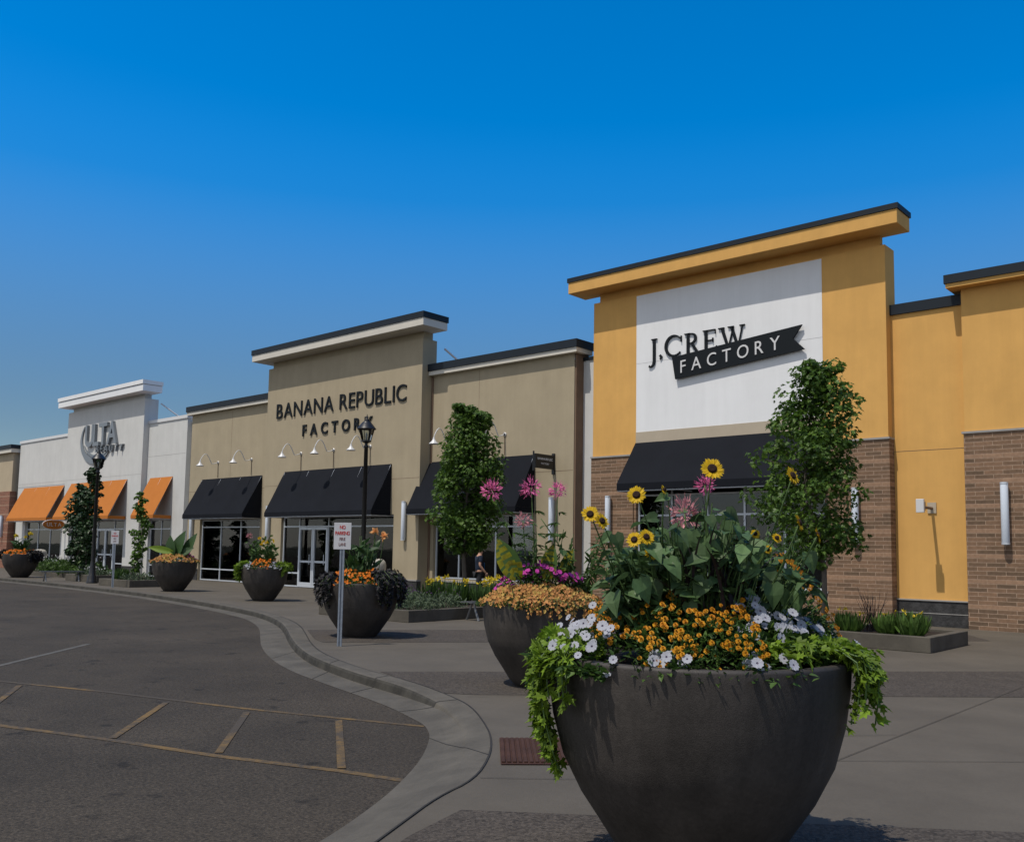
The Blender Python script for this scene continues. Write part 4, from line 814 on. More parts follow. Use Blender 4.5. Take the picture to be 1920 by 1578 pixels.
def vine(c, label, name, Rb, h, a0, a1, nst, lens, Ls, mt, kind='heart', spread=.12, cat='plant', rise=.1, start=.75, grp=None, lw=.9):
    """strands starting inside the rim between angles a0..a1 (degrees, 0 = right, -90 = towards the camera) and hanging down the bowl"""
    t = thing(name, label, cat, (c[0], c[1], 0), grp); m = MB(); st = MB()
    for i in range(nst):
        a = R(rv(a0, a1)); k = (math.degrees(a)-a0)/(a1-a0); Ln = lens(k)*rv(.55, 1.1); P = []
        du, dv = math.cos(a), math.sin(a); n = max(4, int(Ln/.05)); out = rv(0, spread); x = start+rv(-.12, .1); rz_ = rise*rv(.4, 1.3)
        lat = rv(-.25, .25)
        for j in range(n+1):
            s_ = Ln*j/n; inw = (1-x)*Rb+.03
            if s_ < inw: r_ = x*Rb+s_; z_ = h+.01+rz_*math.sin(math.pi*min(1, s_/inw*.6+.2))
            else:
                dz = s_-inw; zz = h-dz*.92+rz_*max(0, .6-dz*3); f_ = max(0, min(1, zz/h)); r_ = Rb*1.0+out+.03
                for (ra, za), (rb_, zb2) in zip(PROF[1:], PROF[2:]):
                    if za <= f_ <= zb2 and zb2 > za: r_ = Rb*(ra+(rb_-ra)*(f_-za)/(zb2-za))+out*.6+.035; break
                z_ = zz
            aa = lat*s_*.6; P.append(loc3(r_*(du*math.cos(aa)-dv*math.sin(aa)), r_*(dv*math.cos(aa)+du*math.sin(aa)), max(.05, z_)))
        if len(P) > 2: st.tube(P, .004, 4)
        for j, p in enumerate(P):
            for q in range(2):
                o = loc3(du, dv, 0); d = (o*.55+Vector((0, 0, -.55 if j > 2 else .1))+rdir(0)*.85); nn = (o*.55+Vector((0, 0, .75))+rdir(0)*.5); L_ = Ls*rv(.6, 1.2)
                leaf(m, p+rdir(0)*.02, d, nn, L_, L_*lw*rv(.8, 1.1), kind, .18, .25)
    m.build('leaves', mt, t); st.build('vines', 'stem', t); return t

# ---- the big planter in front
C1 = (-2.597, 4.425); RB, HB = .795, 1.12
planter(C1, 'largest dark bowl planter in the foreground, with sunflowers', RB, HB)
mg = [ball_flower(.0135) for _ in range(6)]; pt = [disc_flower(.03) for _ in range(4)]
flower_mound(C1, 'orange marigolds across the front of the foreground bowl', 'flowers', 'marigold_plant', RB, HB, .27, lambda u, v: -.72 < u < .26 and v < .2 and not (u < -.5 and v < -.5), 3200, .042, 'green', 480, mg, ['marigold'], True, jit=.08, sc_=(.7, 1.35), W=.4, edge=.96)
flower_mound(C1, 'orange marigolds at the right rear rim of the foreground bowl', 'flowers', 'marigold_plant', RB, HB, .5, lambda u, v: .55 < u < .98 and -.2 < v < .45, 1100, .045, 'green', 150, mg, ['marigold'], True, W=.4, lift=.07, sc_=(.7, 1.3))
flower_mound(C1, 'white petunias at the left rim of the foreground bowl', 'flowers', 'petunia_plant', RB, HB, .2, lambda u, v: u < -.64 and v < .3, 900, .055, 'green', 58, pt, ['petunia', 'petcore'], True, sc_=(.65, 1.0), edge=1.08, lift=.06, jit=.1, W=.6)
flower_mound(C1, 'white petunias right of centre in the foreground bowl', 'flowers', 'petunia_plant', RB, HB, .2, lambda u, v: .16 < u < .66 and -.6 < v < -.1, 900, .055, 'green', 62, pt, ['petunia', 'petcore'], True, sc_=(.65, 1.0), lift=.07, jit=.1, W=.6)
flower_mound(C1, 'white petunias spilling over the far right rim of the foreground bowl', 'flowers', 'petunia_plant', RB, HB, .2, lambda u, v: u > .68 and -.3 < v < .5, 600, .055, 'green', 44, pt, ['petunia', 'petcore'], True, sc_=(.75, 1.1), lift=.07, edge=1.08, W=.6)
flower_mound(C1, 'few white petunias along the front rim of the foreground bowl', 'flowers', 'petunia_plant', RB, HB, .1, lambda u, v: v < -.72 and (-.42 < u < -.2 or .12 < u < .24 or .34 < u < .44), 160, .05, 'green', 16, pt, ['petunia', 'petcore'], True, sc_=(.8, 1.05), edge=.99, lift=.03, W=.6)
flower_mound(C1, 'small white flowers at the back right of the foreground bowl', 'flowers', 'alyssum_plant', RB, HB, .36, lambda u, v: .3 < u < .8 and v > .15, 700, .05, 'green', 60, [tiny_flower(.018)], ['petunia'], False)
vine(C1, 'lime green sweet potato vine hanging down the left of the foreground bowl', 'sweet_potato_vine', RB, HB, 176, 214, 48, lambda k: (.72 if k < .45 else .26), .064, 'lime', 'lobed', .1, start=.9, rise=.06, grp='lime sweet potato vines')
vine(C1, 'lime green sweet potato vine mounding over the right of the foreground bowl', 'sweet_potato_vine', RB, HB, -64, -8, 100, lambda k: (.15 if k < .45 else .5), .065, 'lime', 'lobed', .18, start=.66, rise=.07, grp='lime sweet potato vines')

def sunflower_head(par, p, n, rad, base):
    m = MB(); M_ = orient(n); N = 17
    for ly in range(2):
        for j in range(N):
            a = 2*math.pi*(j+.5*ly+rv(-.15, .15))/N; dl = Vector((math.cos(a), math.sin(a), rv(.05, .3)-.1*ly)); d = M_@dl; L_ = rad*rv(.55, .72)
            leaf(m, p+M_@Vector((math.cos(a)*rad*.32, math.sin(a)*rad*.32, 0)), d, n+rdir(0)*.2, L_, L_*.42, 'oval', .15, rv(-.1, .3))
    m.build('petals', 'sunpetal', par)
    k = MB(); k.lathe([(rad*.4, -.006), (rad*.4, .003), (rad*.33, .01), (rad*.2, .012), (0, .008)], n=14)
    for i, v in enumerate(k.v): k.v[i] = tuple(p+M_@Vector(v))
    k.build('disc', 'sundisc', par, True)
    k = MB()
    for j in range(9): a = 2*math.pi*j/9; leaf(k, p-n.normalized()*.006, M_@Vector((math.cos(a), math.sin(a), -.2)), -n, rad*.6, rad*.25, 'oval')
    k.build('sepals', 'green', par)
def stalk_plant(c, label, name, cat, base, top, n, heads, leaves=6, Ls=.11, kind='heart', mt='sunleaf', grp=None, rad=.007, bend=.08):
    t = thing(name, label, cat, (c[0], c[1], 0), grp); base = loc3(*base); top = loc3(*top); mid = (base+top)/2+rdir(0)*bend
    P = [base*(1-k)*(1-k)+mid*2*k*(1-k)+top*k*k for k in [i/10 for i in range(11)]]
    MB().tube(P, [rad*(1-.5*i/10) for i in range(11)], 6).build('stem', 'stem', t, True)
    m = MB()
    for i in range(leaves):
        k = (i+1)/(leaves+1.2); p = P[int(k*10)]; a = i*2.4+rv(-.4, .4); d = Vector((math.cos(a), math.sin(a), rv(-.1, .45))); L_ = Ls*rv(.65, 1.25)*(1.15-.5*k); q = p+d*L_*.35
        m.tube([p, q], .0025, 4, cap=False); leaf(m, q, d+Vector((0, 0, -.45)), Vector((0, 0, 1))+d*.4+rdir(0)*.3, L_, L_*.8, kind, .12, .35)
    m.build('leaves', mt, t)
    if name == 'sunflower': sunflower_head(t, top, n, heads, P[-2])
    return t
cdir = (Vector((0, 0, 1.9))-Vector((C1[0], C1[1], 1.8))).normalized(); toc = -f0
SF = [(.03, 2.11, .066, 0, 'tallest sunflower, facing the camera above the foreground bowl'), (.49, 2.085, .055, .75, 'sunflower at the top right, seen against the leafy tree'), (-.37, 1.966, .055, -.25, 'sunflower at the upper left, below the corner of the black awning'),
      (-.63, 1.853, .05, -.2, 'outermost left sunflower, the left one of a touching pair'), (-.57, 1.815, .046, .55, 'outer left sunflower, the right one of a touching pair'), (-.395, 1.718, .046, -.4, 'left flower of the cluster of three sunflowers'), (-.32, 1.735, .046, .15, 'middle flower of the cluster of three sunflowers'), (-.285, 1.647, .042, .3, 'lowest flower of the cluster of three sunflowers'),
      (.50, 1.825, .05, 1.1, 'sideways turned sunflower right of centre in front of the tree'), (.6, 1.76, .045, 1.3, 'rightmost sunflower, seen edge on'), (.265, 1.76, .028, .1, 'small golden flower, leftmost of three small ones on the right'), (.385, 1.74, .03, .3, 'small golden flower, upper one of the small right group'), (.355, 1.678, .026, .1, 'small golden flower, lowest of the small right group'), (-.22, 1.995, .03, 1.0, 'small half open sunflower between the two upper left blooms')]
for u, z_, rad, turn, lb in SF:
    u = u*.93-.02; z_ = 1.65+(z_-1.65)*.93; rad *= .95
    n = (toc*math.cos(turn)+r0*math.sin(turn)+Vector((0, 0, .35))).normalized()
    stalk_plant(C1, lb, 'sunflower', 'sunflower', (u*.45+rv(-.05, .05), rv(-.1, .15), HB), (u, rv(-.42, -.3), z_), n, rad, 5 if rad > .04 else 3, .12 if rad > .04 else .07, grp=None)
# broad leaves and tangled foliage in the middle
t = thing('leafy_sunflower_foliage', 'tangle of broad green leaves filling the middle of the foreground bowl', 'foliage', (C1[0], C1[1], 0))
m = MB(); st = MB()
for i in range(190):
    u = rv(-.5, .62); v = rv(-.35 if u < .22 else .08, .4); topz = HB+.25+.58*max(.1, 1-abs(u-.05)/1.0)*rv(.2, 1); b_ = loc3(u*.6, v*.6, HB); tp = loc3(u, v, topz); P = [b_, (b_+tp)/2+rdir(0)*.05, tp]; st.tube(P, [.006, .005, .003], 5, cap=False)
    for j in range(16):
        k = .12+.88*(j/15)**.8; p = b_*(1-k)+tp*k; a = rv(0, 6.28); d = Vector((math.cos(a), math.sin(a), rv(-.5, .4))); L_ = rv(.045, .115)*(1.2-.35*k); leaf(m, p+d*L_*.3, d, Vector((0, 0, 1))+rdir(0)*.7, L_, L_*.65, 'oval' if RND.random() < .5 else 'heart', .15, .3)
m.build('leaves', 'sunleaf', t); st.build('stems', 'stem', t)
t = thing('young_sunflower_plants', 'mass of mid sized broad leaves hiding the stems in the foreground bowl', 'foliage', (C1[0], C1[1], 0)); m = MB(); st = MB()
for i in range(150):
    u = rv(-.5, .6); zmx = 1.9-.55*abs(u-.03)**1.1-(.1 if u > .3 else 0); z_ = HB+.2+(zmx-HB-.2)*RND.random()**.8; v = rv(-.4, .1) if (u < .2 or z_ > 1.45) else rv(0, .3); p = loc3(u, v, z_); L_ = rv(.06, .14)
    st.tube([loc3(u*.6, v*.5, HB), loc3(u*.85, v*.8, HB+(z_-HB)*.6), p], [.004, .003, .002], 4, cap=False); leaf(m, p, r0*rv(-1, 1)+Vector((0, 0, rv(-1, .1)))-f0*rv(-.2, .6), toc*rv(.1, .8)+Vector((0, 0, 1))+rdir(0)*.5, L_, L_*rv(.6, .85), 'heart', rv(.1, .4), rv(.1, .4))
m.build('leaves', 'sunleaf2', t); st.build('stems', 'stem', t)
t = thing('fine_leaved_plant', 'fine leaved upright stems at the right of the foreground bowl', 'foliage', (C1[0], C1[1], 0)); m = MB(); st = MB()
for i in range(22):
    u = rv(.3, .72); v = rv(.15, .45); topz = HB+.25+rv(.1, .5); b_ = loc3(u*.8, v, HB); tp = loc3(u+rv(-.08, .08), v, topz); st.tube([b_, tp], [.004, .002], 4, cap=False)
    for j in range(22): k = .1+.9*j/22; d = rdir(.4); L_ = rv(.03, .06); leaf(m, b_*(1-k)+tp*k, d, Vector((0, 0, 1))+rdir(0)*.6, L_, L_*.42, 'oval', .2, .2)
m.build('leaves', 'green', t); st.build('stems', 'stem', t)
t = thing('broad_leaf_plant', 'large heart shaped leaves standing out of the foreground foliage', 'foliage', (C1[0], C1[1], 0)); m = MB(); st = MB()
for u, v, z_, L_, dx, dz in ((-.13, -.3, 1.76, .17, .1, -.8), (-.0, -.28, 1.7, .13, .6, -.2), (.32, -.35, 1.5, .17, .05, -1), (.545, -.2, 1.66, .15, .3, -.8), (-.46, -.2, 1.74, .13, .25, -.6), (-.47, -.15, 1.74, .11, -.7, -.4), (-.2, -.3, 1.94, .1, -.8, -.2), (.1, -.3, 1.87, .12, .7, -.5), (-.02, -.35, 1.52, .16, -.5, -.8), (-.28, -.3, 1.5, .15, .4, -.9), (.16, -.32, 1.6, .14, .8, -.4), (-.1, -.33, 1.4, .13, .2, -.8), (.45, -.25, 1.43, .13, .5, -.7), (-.24, -.2, 1.83, .12, -.9, 0)):
    p = loc3(u, v, z_); st.tube([loc3(u*.4, v*.3, HB), (loc3(u*.7, v*.6, (HB+z_)/2)), p], [.006, .004, .003], 5, cap=False); leaf(m, p, r0*dx+Vector((0, 0, dz))-f0*.25, toc+Vector((0, 0, .7)), L_*.74, L_*.6, 'heart', .35, .3)
m.build('leaves', 'sunleaf', t); st.build('stems', 'stem', t)
t = thing('purple_fountain_grass', 'dark purple arching grass blades in the middle of the foreground bowl', 'grass', (C1[0], C1[1], 0)); m = MB()
for i in range(70):
    a = rv(0, 6.28); sp = rv(.1, .5); hh = rv(.5, .95); u0_, v0_ = rv(-.08, .16), rv(-.3, .05); N = 7; P = []
    for j in range(N+1): k = j/N; P.append(loc3(u0_+sp*math.cos(a)*k*k, v0_+sp*math.sin(a)*k*k*.6, HB+hh*(k-.35*k*k*min(1, sp*2.5))*1.1))
    w_ = rv(.009, .016); s_ = perp(P[-1]-P[0]+Vector((.01, 0, 0)))
    vs = []
    for j, p in enumerate(P): ww_ = w_*(1-(j/N)**2)+.001; vs += [tuple(p-s_*ww_), tuple(p+s_*ww_)]
    m.add(vs, [(2*j, 2*j+1, 2*j+3, 2*j+2) for j in range(N)])
m.build('blades', 'grasspurple', t)
def cleome(c, label, base, top, rad, mt, grp='spider flowers', stemw=.006, nleaf=9):
    t = thing('spider_flower', label, 'flower', (c[0], c[1], 0), grp); b_, tp = loc3(*base), loc3(*top); mid = (b_+tp)/2+rdir(0)*.05
    P = [b_*(1-k)*(1-k)+mid*2*k*(1-k)+tp*k*k for k in [i/10 for i in range(11)]]; MB().tube(P, [stemw*(1-.4*i/10) for i in range(11)], 6).build('stem', 'stem', t, True)
    m = MB()
    for i in range(nleaf):
        p = P[2+int(7*i/nleaf)]; a = i*2.4
        for f_ in range(5): d = Vector((math.cos(a+(f_-2)*.5), math.sin(a+(f_-2)*.5), rv(-.2, .25))); leaf(m, p+Vector((math.cos(a), math.sin(a), .1))*rad*.4, d, Vector((0, 0, 1)), rad*rv(.8, 1.2), rad*.28, 'oval', .2, .4)
    m.build('leaves', 'green', t); m = MB(); s2 = MB()
    for i in range(90):
        d = rdir(.15); p = tp+Vector((d.x, d.y, d.z*.9))*rad*rv(.45, .9); L_ = rad*rv(.3, .5); leaf(m, p, d+rdir(0)*.5, rdir(0), L_, L_*.45, 'oval', .2, .2)
        if i % 3 == 0: s2.tube([tp+d*rad*.3, tp+(d+Vector((0, 0, .15))).normalized()*rad*1.35], .0011+rad*.004, 3, cap=False)
    m.build('petals', mt, t); s2.build('stamens', mt, t); return t
cleome(C1, 'pale pink spider flower among the foreground foliage', (-.05, 0, HB), (-.076, -.1, 1.86), .085, 'palecleome'); cleome(C1, 'small pink spider flower just below the tallest sunflower', (.05, .1, HB), (.075, .1, 2.03), .05, 'cleome')

# ---- second planter, left of the big one
C2 = (-7.40, 8.86); R2, H2 = .71, 1.03
planter(C2, 'dark bowl planter partly behind the foreground bowl, with orange and magenta flowers', R2, H2)
tf = [tiny_flower(.026) for _ in range(4)]
flower_mound(C2, 'dense peach orange flowers spilling over the second planter', 'flowers', 'calibrachoa_plant', R2, H2, .17, lambda u, v: v < .35, 2600, .05, 'green', 1150, tf, ['peach'], False, sc_=(.7, 1.25), edge=1.06, face=.9, jit=.06)
vine(C2, 'orange flowering edge drooping over the rim of the second planter', 'calibrachoa_plant', R2, H2, -115, 20, 70, lambda k: .2+.3*k, .05, 'peach', 'oval', .05, cat='flowers', rise=.05, start=.85, lw=.8)
flower_mound(C2, 'magenta petunias at the back of the second planter', 'flowers', 'petunia_plant', R2, H2, .4, lambda u, v: v > -.2 and u < .75 and v > -.9-u*1.2+.3, 1500, .05, 'green', 420, [disc_flower(.03, 6)], ['magenta', 'magenta'], False, edge=.98)
flower_mound(C2, 'orange flowers at the right side of the second planter', 'flowers', 'calibrachoa_plant', R2, H2, .35, lambda u, v: u > .3 and v > .1, 400, .05, 'green', 120, tf, ['marigold2'], False, edge=1.1)
def ear(c, label, name, items, mt, h):
    t = thing(name, label, 'plant', (c[0], c[1], 0)); 
    for u, v, z_, L_, dx, dz, wf in items:
        tip = loc3(u, v, z_); d = (r0*dx+Vector((0, 0, dz))).normalized(); n = (toc*.9+Vector((0, 0, .35))-r0*.3).normalized(); s_ = d.cross(n).normalized(); n = s_.cross(d)
        m = MB(); NL = 16; vs = []
        for j in range(NL+1):
            k = j/NL; w_ = L_*wf*math.sin(math.pi*min(1, (k*.93+.05))**.75)*.5 if j < NL else 0
            for q in (-1, -.5, 0, .5, 1): vs.append(tuple(tip+d*(L_*(k-.15*abs(q)*(1-k)*(k < .4)))+s_*w_*q+n*(abs(q)*w_*.35+.012*((j+abs(q)*1.2) % 2)-L_*.12*k*k)))
        [m.add([], [], 0)]; b0 = len(m.v); m.add(vs, []); [(m.f.append((j*5+q, (j+1)*5+q, (j+1)*5+q+1, j*5+q+1)), m.m.append(1 if (j+abs(q-1.5)) % 3 < 1.4 or q > 2 and j > 4 else 0)) for j in range(NL) for q in range(4)]; m.build('leaf', [mt, 'green'], t, True)
        b_ = loc3(u*.35, v*.4, h); MB().tube([b_, (b_+tip)/2+Vector((0, 0, .04)), tip], [.016, .012, .008], 6).build('stalk', 'lime', t, True)
    return t
ear(C2, 'elephant ear leaves, one glowing yellow, in the second planter', 'elephant_ear', [(-.30, -.2, 1.36, .5, -.5, .9, .55), (.1, -.05, 1.35, .4, .12, .9, .55), (.3, .1, 1.3, .42, .25, .9, .45)], 'ear', H2)
for b_, tp, rad, mt, lb in (((-.1, .1, H2), (-.62, .1, 2.4), .13, 'cleome', 'pink spider flower in front of the columnar tree, leftmost of three'), ((.0, .1, H2), (-.12, .15, 2.45), .13, 'cleome', 'pink spider flower in front of the black awning edge, middle of three'), ((.1, .2, H2), (.22, .2, 2.42), .11, 'cleome', 'pink spider flower below the small black blade sign'), ((-.1, .1, H2), (-.22, .0, 2.02), .1, 'palecleome', 'faded pink spider flower low in the second planter')):
    cleome(C2, lb, b_, tp, rad, mt, stemw=.01, nleaf=12)
stalk_plant(C2, 'long leafy stem leaning right above the second planter', 'leaning_plant', 'plant', (.65, .1, H2), (.0, -.1, 2.05), toc, 0, 16, .14, 'oval', 'green', rad=.012)
t = thing('leafy_plant', 'narrow leaved green plant between the second planter and the sunflowers', 'plant', (C2[0], C2[1], 0)); m = MB(); st = MB()
for i in range(20):
    u = rv(-.1, .95); b_ = loc3(u*.6, .15, H2); tp = loc3(u, rv(-.2, .3), H2+rv(.35, .95)); st.tube([b_, tp], [.009, .004], 5, cap=False)
    for j in range(18): k = .15+.85*j/18; d = rdir(.1); d.z -= .3; L_ = rv(.07, .16); leaf(m, b_*(1-k)+tp*k, d, Vector((0, 0, 1))+rdir(0)*.4, L_, L_*.3, 'oval', .2, .4)
m.build('leaves', 'green', t); st.build('stems', 'stem', t)

# ---- third planter, behind the no parking sign
def canna(c, label, u0_, h, n, top, mt, fl, spread=.35, fmt='cannaflower', Ls=.4):
    t = thing('canna_plant', label, 'plant', (c[0], c[1], 0)); m = MB(); st = MB()
    for i in range(n):
        u = u0_+rv(-spread, spread); v = rv(-.25, .25); tp = loc3(u, v, h+top*rv(.45, .95)); b_ = loc3(u0_+(u-u0_)*.5, v*.5, h); st.tube([b_, tp], [.012, .007], 5, cap=False)
        for j in range(6): k = .15+.8*j/6; a = j*2.6+rv(0, .5); d = Vector((math.cos(a)*.7, math.sin(a)*.7, rv(.3, 1.0))); L_ = Ls*rv(.5, 1)*(1.1-.5*k); leaf(m, b_*(1-k)+tp*k, d, Vector((0, 0, .3))-d*.2+rdir(0)*.7, L_, L_*.38, 'blade' if RND.random() < .5 else 'oval', .2, .2)
    m.build('leaves', mt, t); st.build('stems', 'stem', t)
    for u, z_, s_ in fl:
        q = MB(); p = loc3(u, -.05, z_)
        for j in range(16): d = rdir(.6); leaf(q, p, d, rdir(0), s_*rv(.7, 1.2), s_*.7, 'oval', .25, .2)
        q.build('flower', fmt, t); MB().tube([loc3(u*.7, 0, h), p], .008, 4).build('flower_stem', 'stem', t)
    return t
C3 = (-13.70, 11.15); R3, H3 = .73, 1.0
planter(C3, 'dark bowl planter behind the no parking sign, draped with dark purple vines', R3, H3)
flower_mound(C3, 'orange marigolds at the front of the planter behind the no parking sign', 'flowers', 'marigold_plant', R3, H3, .22, lambda u, v: abs(u) < .62 and v < .3, 900, .07, 'green', 260, [tiny_flower(.03)], ['marigold2'], False)
vine(C3, 'dark purple vine hanging on the left of the planter behind the sign', 'purple_vine', R3, H3, 155, 235, 46, lambda k: .6, .085, 'purpleleaf', 'lobed', .12, rise=.12, grp='purple sweet potato vines')
vine(C3, 'dark purple vine mounding on the right of the planter behind the sign', 'purple_vine', R3, H3, -58, 25, 60, lambda k: .7, .08, 'purpleleaf', 'lobed', .12, start=.6, rise=.18, grp='purple sweet potato vines')
canna(C3, 'leafy canna with peach blooms behind the no parking sign', 0, H3, 15, .95, 'canna', [(-.38, 1.83, .07), (.25, 1.95, .1), (.42, 1.87, .11)])
# ---- fourth planter
C4 = (-24.4, 16.1); R4, H4 = .71, 1.03
planter(C4, 'dark bowl planter before the left window of the tan store, lime vine on both sides', R4, H4)
flower_mound(C4, 'orange marigolds in the planter before the tan store left window', 'flowers', 'marigold_plant', R4, H4, .2, lambda u, v: abs(u) < .38, 500, .07, 'green', 150, [tiny_flower(.035)], ['marigold2'], False)
flower_mound(C4, 'white petunias in the planter before the tan store left window', 'flowers', 'petunia_plant', R4, H4, .14, lambda u, v: abs(u) > .38, 400, .08, 'green', 110, [tiny_flower(.05)], ['petunia'], False, edge=1.08)
vine(C4, 'lime vine drooping at the left of the planter before the tan store window', 'sweet_potato_vine', R4, H4, 160, 215, 40, lambda k: .6, .1, 'lime', 'lobed', .2, grp='lime sweet potato vines')
vine(C4, 'lime vine at the right of the planter before the tan store window', 'sweet_potato_vine', R4, H4, -35, 15, 22, lambda k: .35, .1, 'lime', 'lobed', .15, grp='lime sweet potato vines')
t = thing('leafy_plant', 'bushy green plant with yellow blooms before the tan store left window', 'plant', (C4[0], C4[1], 0)); m = MB(); fl = MB()
for i in range(24):
    u = rv(-.5, .6); b_ = loc3(u*.4, 0, H4); tp = loc3(u, rv(-.3, .3), H4+.3+rv(.1, .75)*(1-abs(u)*.6))
    for j in range(12): k = .2+.8*j/12; d = rdir(.2); L_ = rv(.1, .19); leaf(m, b_*(1-k)+tp*k, d, rdir(.6), L_, L_*.5, 'oval', .2, .3)
for u, z_ in ((-.12, 1.88), (.0, 1.78), (.1, 1.76), (.32, 1.82), (-.05, 1.7)):
    if fl.v: fl.build('flower', 'sunpetal', t); fl = MB()
    for j in range(7): leaf(fl, loc3(u, -.25, z_), rdir(.2), toc, .07, .05)
m.build('leaves', 'green', t); fl.build('flower', 'sunpetal', t)
cleome(C4, 'pink flower spike above the planter before the tan store left window', (-.3, 0, H4), (-.5, 0, 1.95), .09, 'palecleome', nleaf=4)
# ---- fifth planter
C5 = (-31.05, 16.75); R5, H5 = .78, 1.08
planter(C5, 'dark bowl planter with large banana like leaves before the white store corner', R5, H5)
flower_mound(C5, 'peach and yellow petunias ringing the fifth planter', 'flowers', 'petunia_plant', R5, H5, .2, lambda u, v: v < .5, 500, .08, 'green', 300, [tiny_flower(.05)], ['peach'], False, edge=1.1)
flower_mound(C5, 'dark magenta petunias at the back of the fifth planter', 'flowers', 'petunia_plant', R5, H5, .32, lambda u, v: v > .2, 300, .08, 'green', 110, [tiny_flower(.05)], ['magenta'], False, edge=1.05)
t = ear(C5, 'big pale green elephant ear leaves standing in the fifth planter', 'elephant_ear', [(.05, 0, 1.3, .9, .25, 1, .55), (.35, .1, 1.3, .85, .35, .9, .5), (-.1, 0, 1.35, .65, -.2, .9, .6), (-.15, -.1, 1.4, .85, -1, .22, .3), (.25, -.1, 1.3, .5, .8, .5, .6)], 'ear', H5)
for o in t.children:
    if o.name.startswith('leaf'): q_ = MT['lime' if RND.random() < .4 else 'canna']; o.data.materials[0] = q_; o.data.materials[1] = q_
# ---- sixth planter
C6 = (-46.4, 17.25); R6, H6 = .82, 1.1
planter(C6, 'dark bowl planter at the far left before the red brick pier', R6, H6)
flower_mound(C6, 'orange flowers in the far left planter', 'flowers', 'marigold_plant', R6, H6, .2, lambda u, v: -.7 < u < .6, 500, .08, 'green', 200, [tiny_flower(.05)], ['marigold2'], False)
vine(C6, 'dark purple vine on the right side of the far left planter', 'purple_vine', R6, H6, -40, 30, 40, lambda k: .55, .12, 'purpleleaf', 'lobed', .12, grp='purple sweet potato vines')
vine(C6, 'dark purple vine on the left side of the far left planter', 'purple_vine', R6, H6, 150, 220, 40, lambda k: .4, .12, 'purpleleaf', 'lobed', .12, grp='purple sweet potato vines')
canna(C6, 'canna with yellow blooms in the far left planter', 0, H6, 13, .85, 'canna', [(-.25, 1.95, .12), (.42, 2.02, .14), (.2, 1.9, .1)], .45, 'lily', .45)

# ------------------------------------------------------------------ plants in the beds
def tuft(label, name, cat, loc, rad, h, n, Ls, mt, kind='blade', fl=0, fmt='lily', fs=.05, grp=None, W=.12, fz=1.15):
    t = thing(name, label, cat, loc, grp); m = MB()
    for i in range(n):
        a = rv(0, 6.28); r_ = math.sqrt(RND.random())*rad; x, y = r_*math.cos(a), r_*math.sin(a)
        if kind == 'blade':
            d = Vector((x/rad*.8+rv(-.5, .5), y/rad*.8+rv(-.5, .5), rv(.7, 1.6))); L_ = h*rv(.6, 1.15); leaf(m, Vector((x*.5, y*.5, 0)), d, Vector((d.x, d.y, -.2))+rdir(0)*.3, L_, L_*W, 'blade', .2, .35)
        else: z_ = h*(1-(r_/rad)**2*.6)*rv(.15, 1); L_ = Ls*rv(.6, 1.3); leaf(m, Vector((x, y, z_)), rdir(.4), rdir(.7), L_, L_*W*4, 'oval', .2, .2)
    m.build('leaves', mt, t)
    if fl:
        q = MB(); st = MB()
        for i in range(fl):
            a = rv(0, 6.28); r_ = rad*rv(.1, .9); p = Vector((r_*math.cos(a), r_*math.sin(a), h*fz*rv(.75, 1.1))); st.tube([p*.3*Vector((1, 1, 0)).length*.0+Vector((p.x*.5, p.y*.5, 0)), p], .004, 4, cap=False)
            if fl < 30: q = MB()
            for j in range(6): leaf(q, p, rdir(.5), rdir(.2), fs*rv(.8, 1.2), fs*.5, 'oval', .2, .3)
            if fl < 30: q.build('flower', fmt, t)
        if fl >= 30: q.build('flowers', fmt, t)
        st.build('flower_stems', 'stem', t)
    return t
# right bed
for x, y, lb, fl in ((-5.75, 17.45, 'daylily clump with one yellow bloom at the right end of the near raised bed', 2), (-6.25, 17.6, 'daylily clump in the middle of the near raised bed', 1), (-6.9, 17.4, 'daylily clump at the left of the near raised bed', 3), (-6.1, 18.4, 'daylily clump at the back of the near raised bed', 2)):
    tuft(lb, 'daylily', 'plant', (x, y, .22), .34, .36, 240, .1, 'limegrass', fl=fl, fs=.07, W=.14)
tuft('low mixed ground cover at the left end of the near raised bed', 'low_shrub', 'plant', (-7.9, 17.5, .22), .6, .3, 500, .07, 'green', 'oval', 14, 'whiteflower', .03)
t = thing('bare_shrub', 'dark bare twiggy shrub in the near raised bed', 'shrub', (-6.75, 18.1, .22)); m = MB()
for i in range(26):
    a = rv(0, 6.28); p1 = Vector((rv(-.1, .1), rv(-.1, .1), 0)); p2 = p1+Vector((math.cos(a)*.15, math.sin(a)*.15, rv(.3, .5))); p3 = p2+Vector((math.cos(a)*.12, math.sin(a)*.12, rv(.15, .4))); m.tube([p1, p2, p3], [.007, .005, .002], 4)
m.build('twigs', 'grasspurple', t)
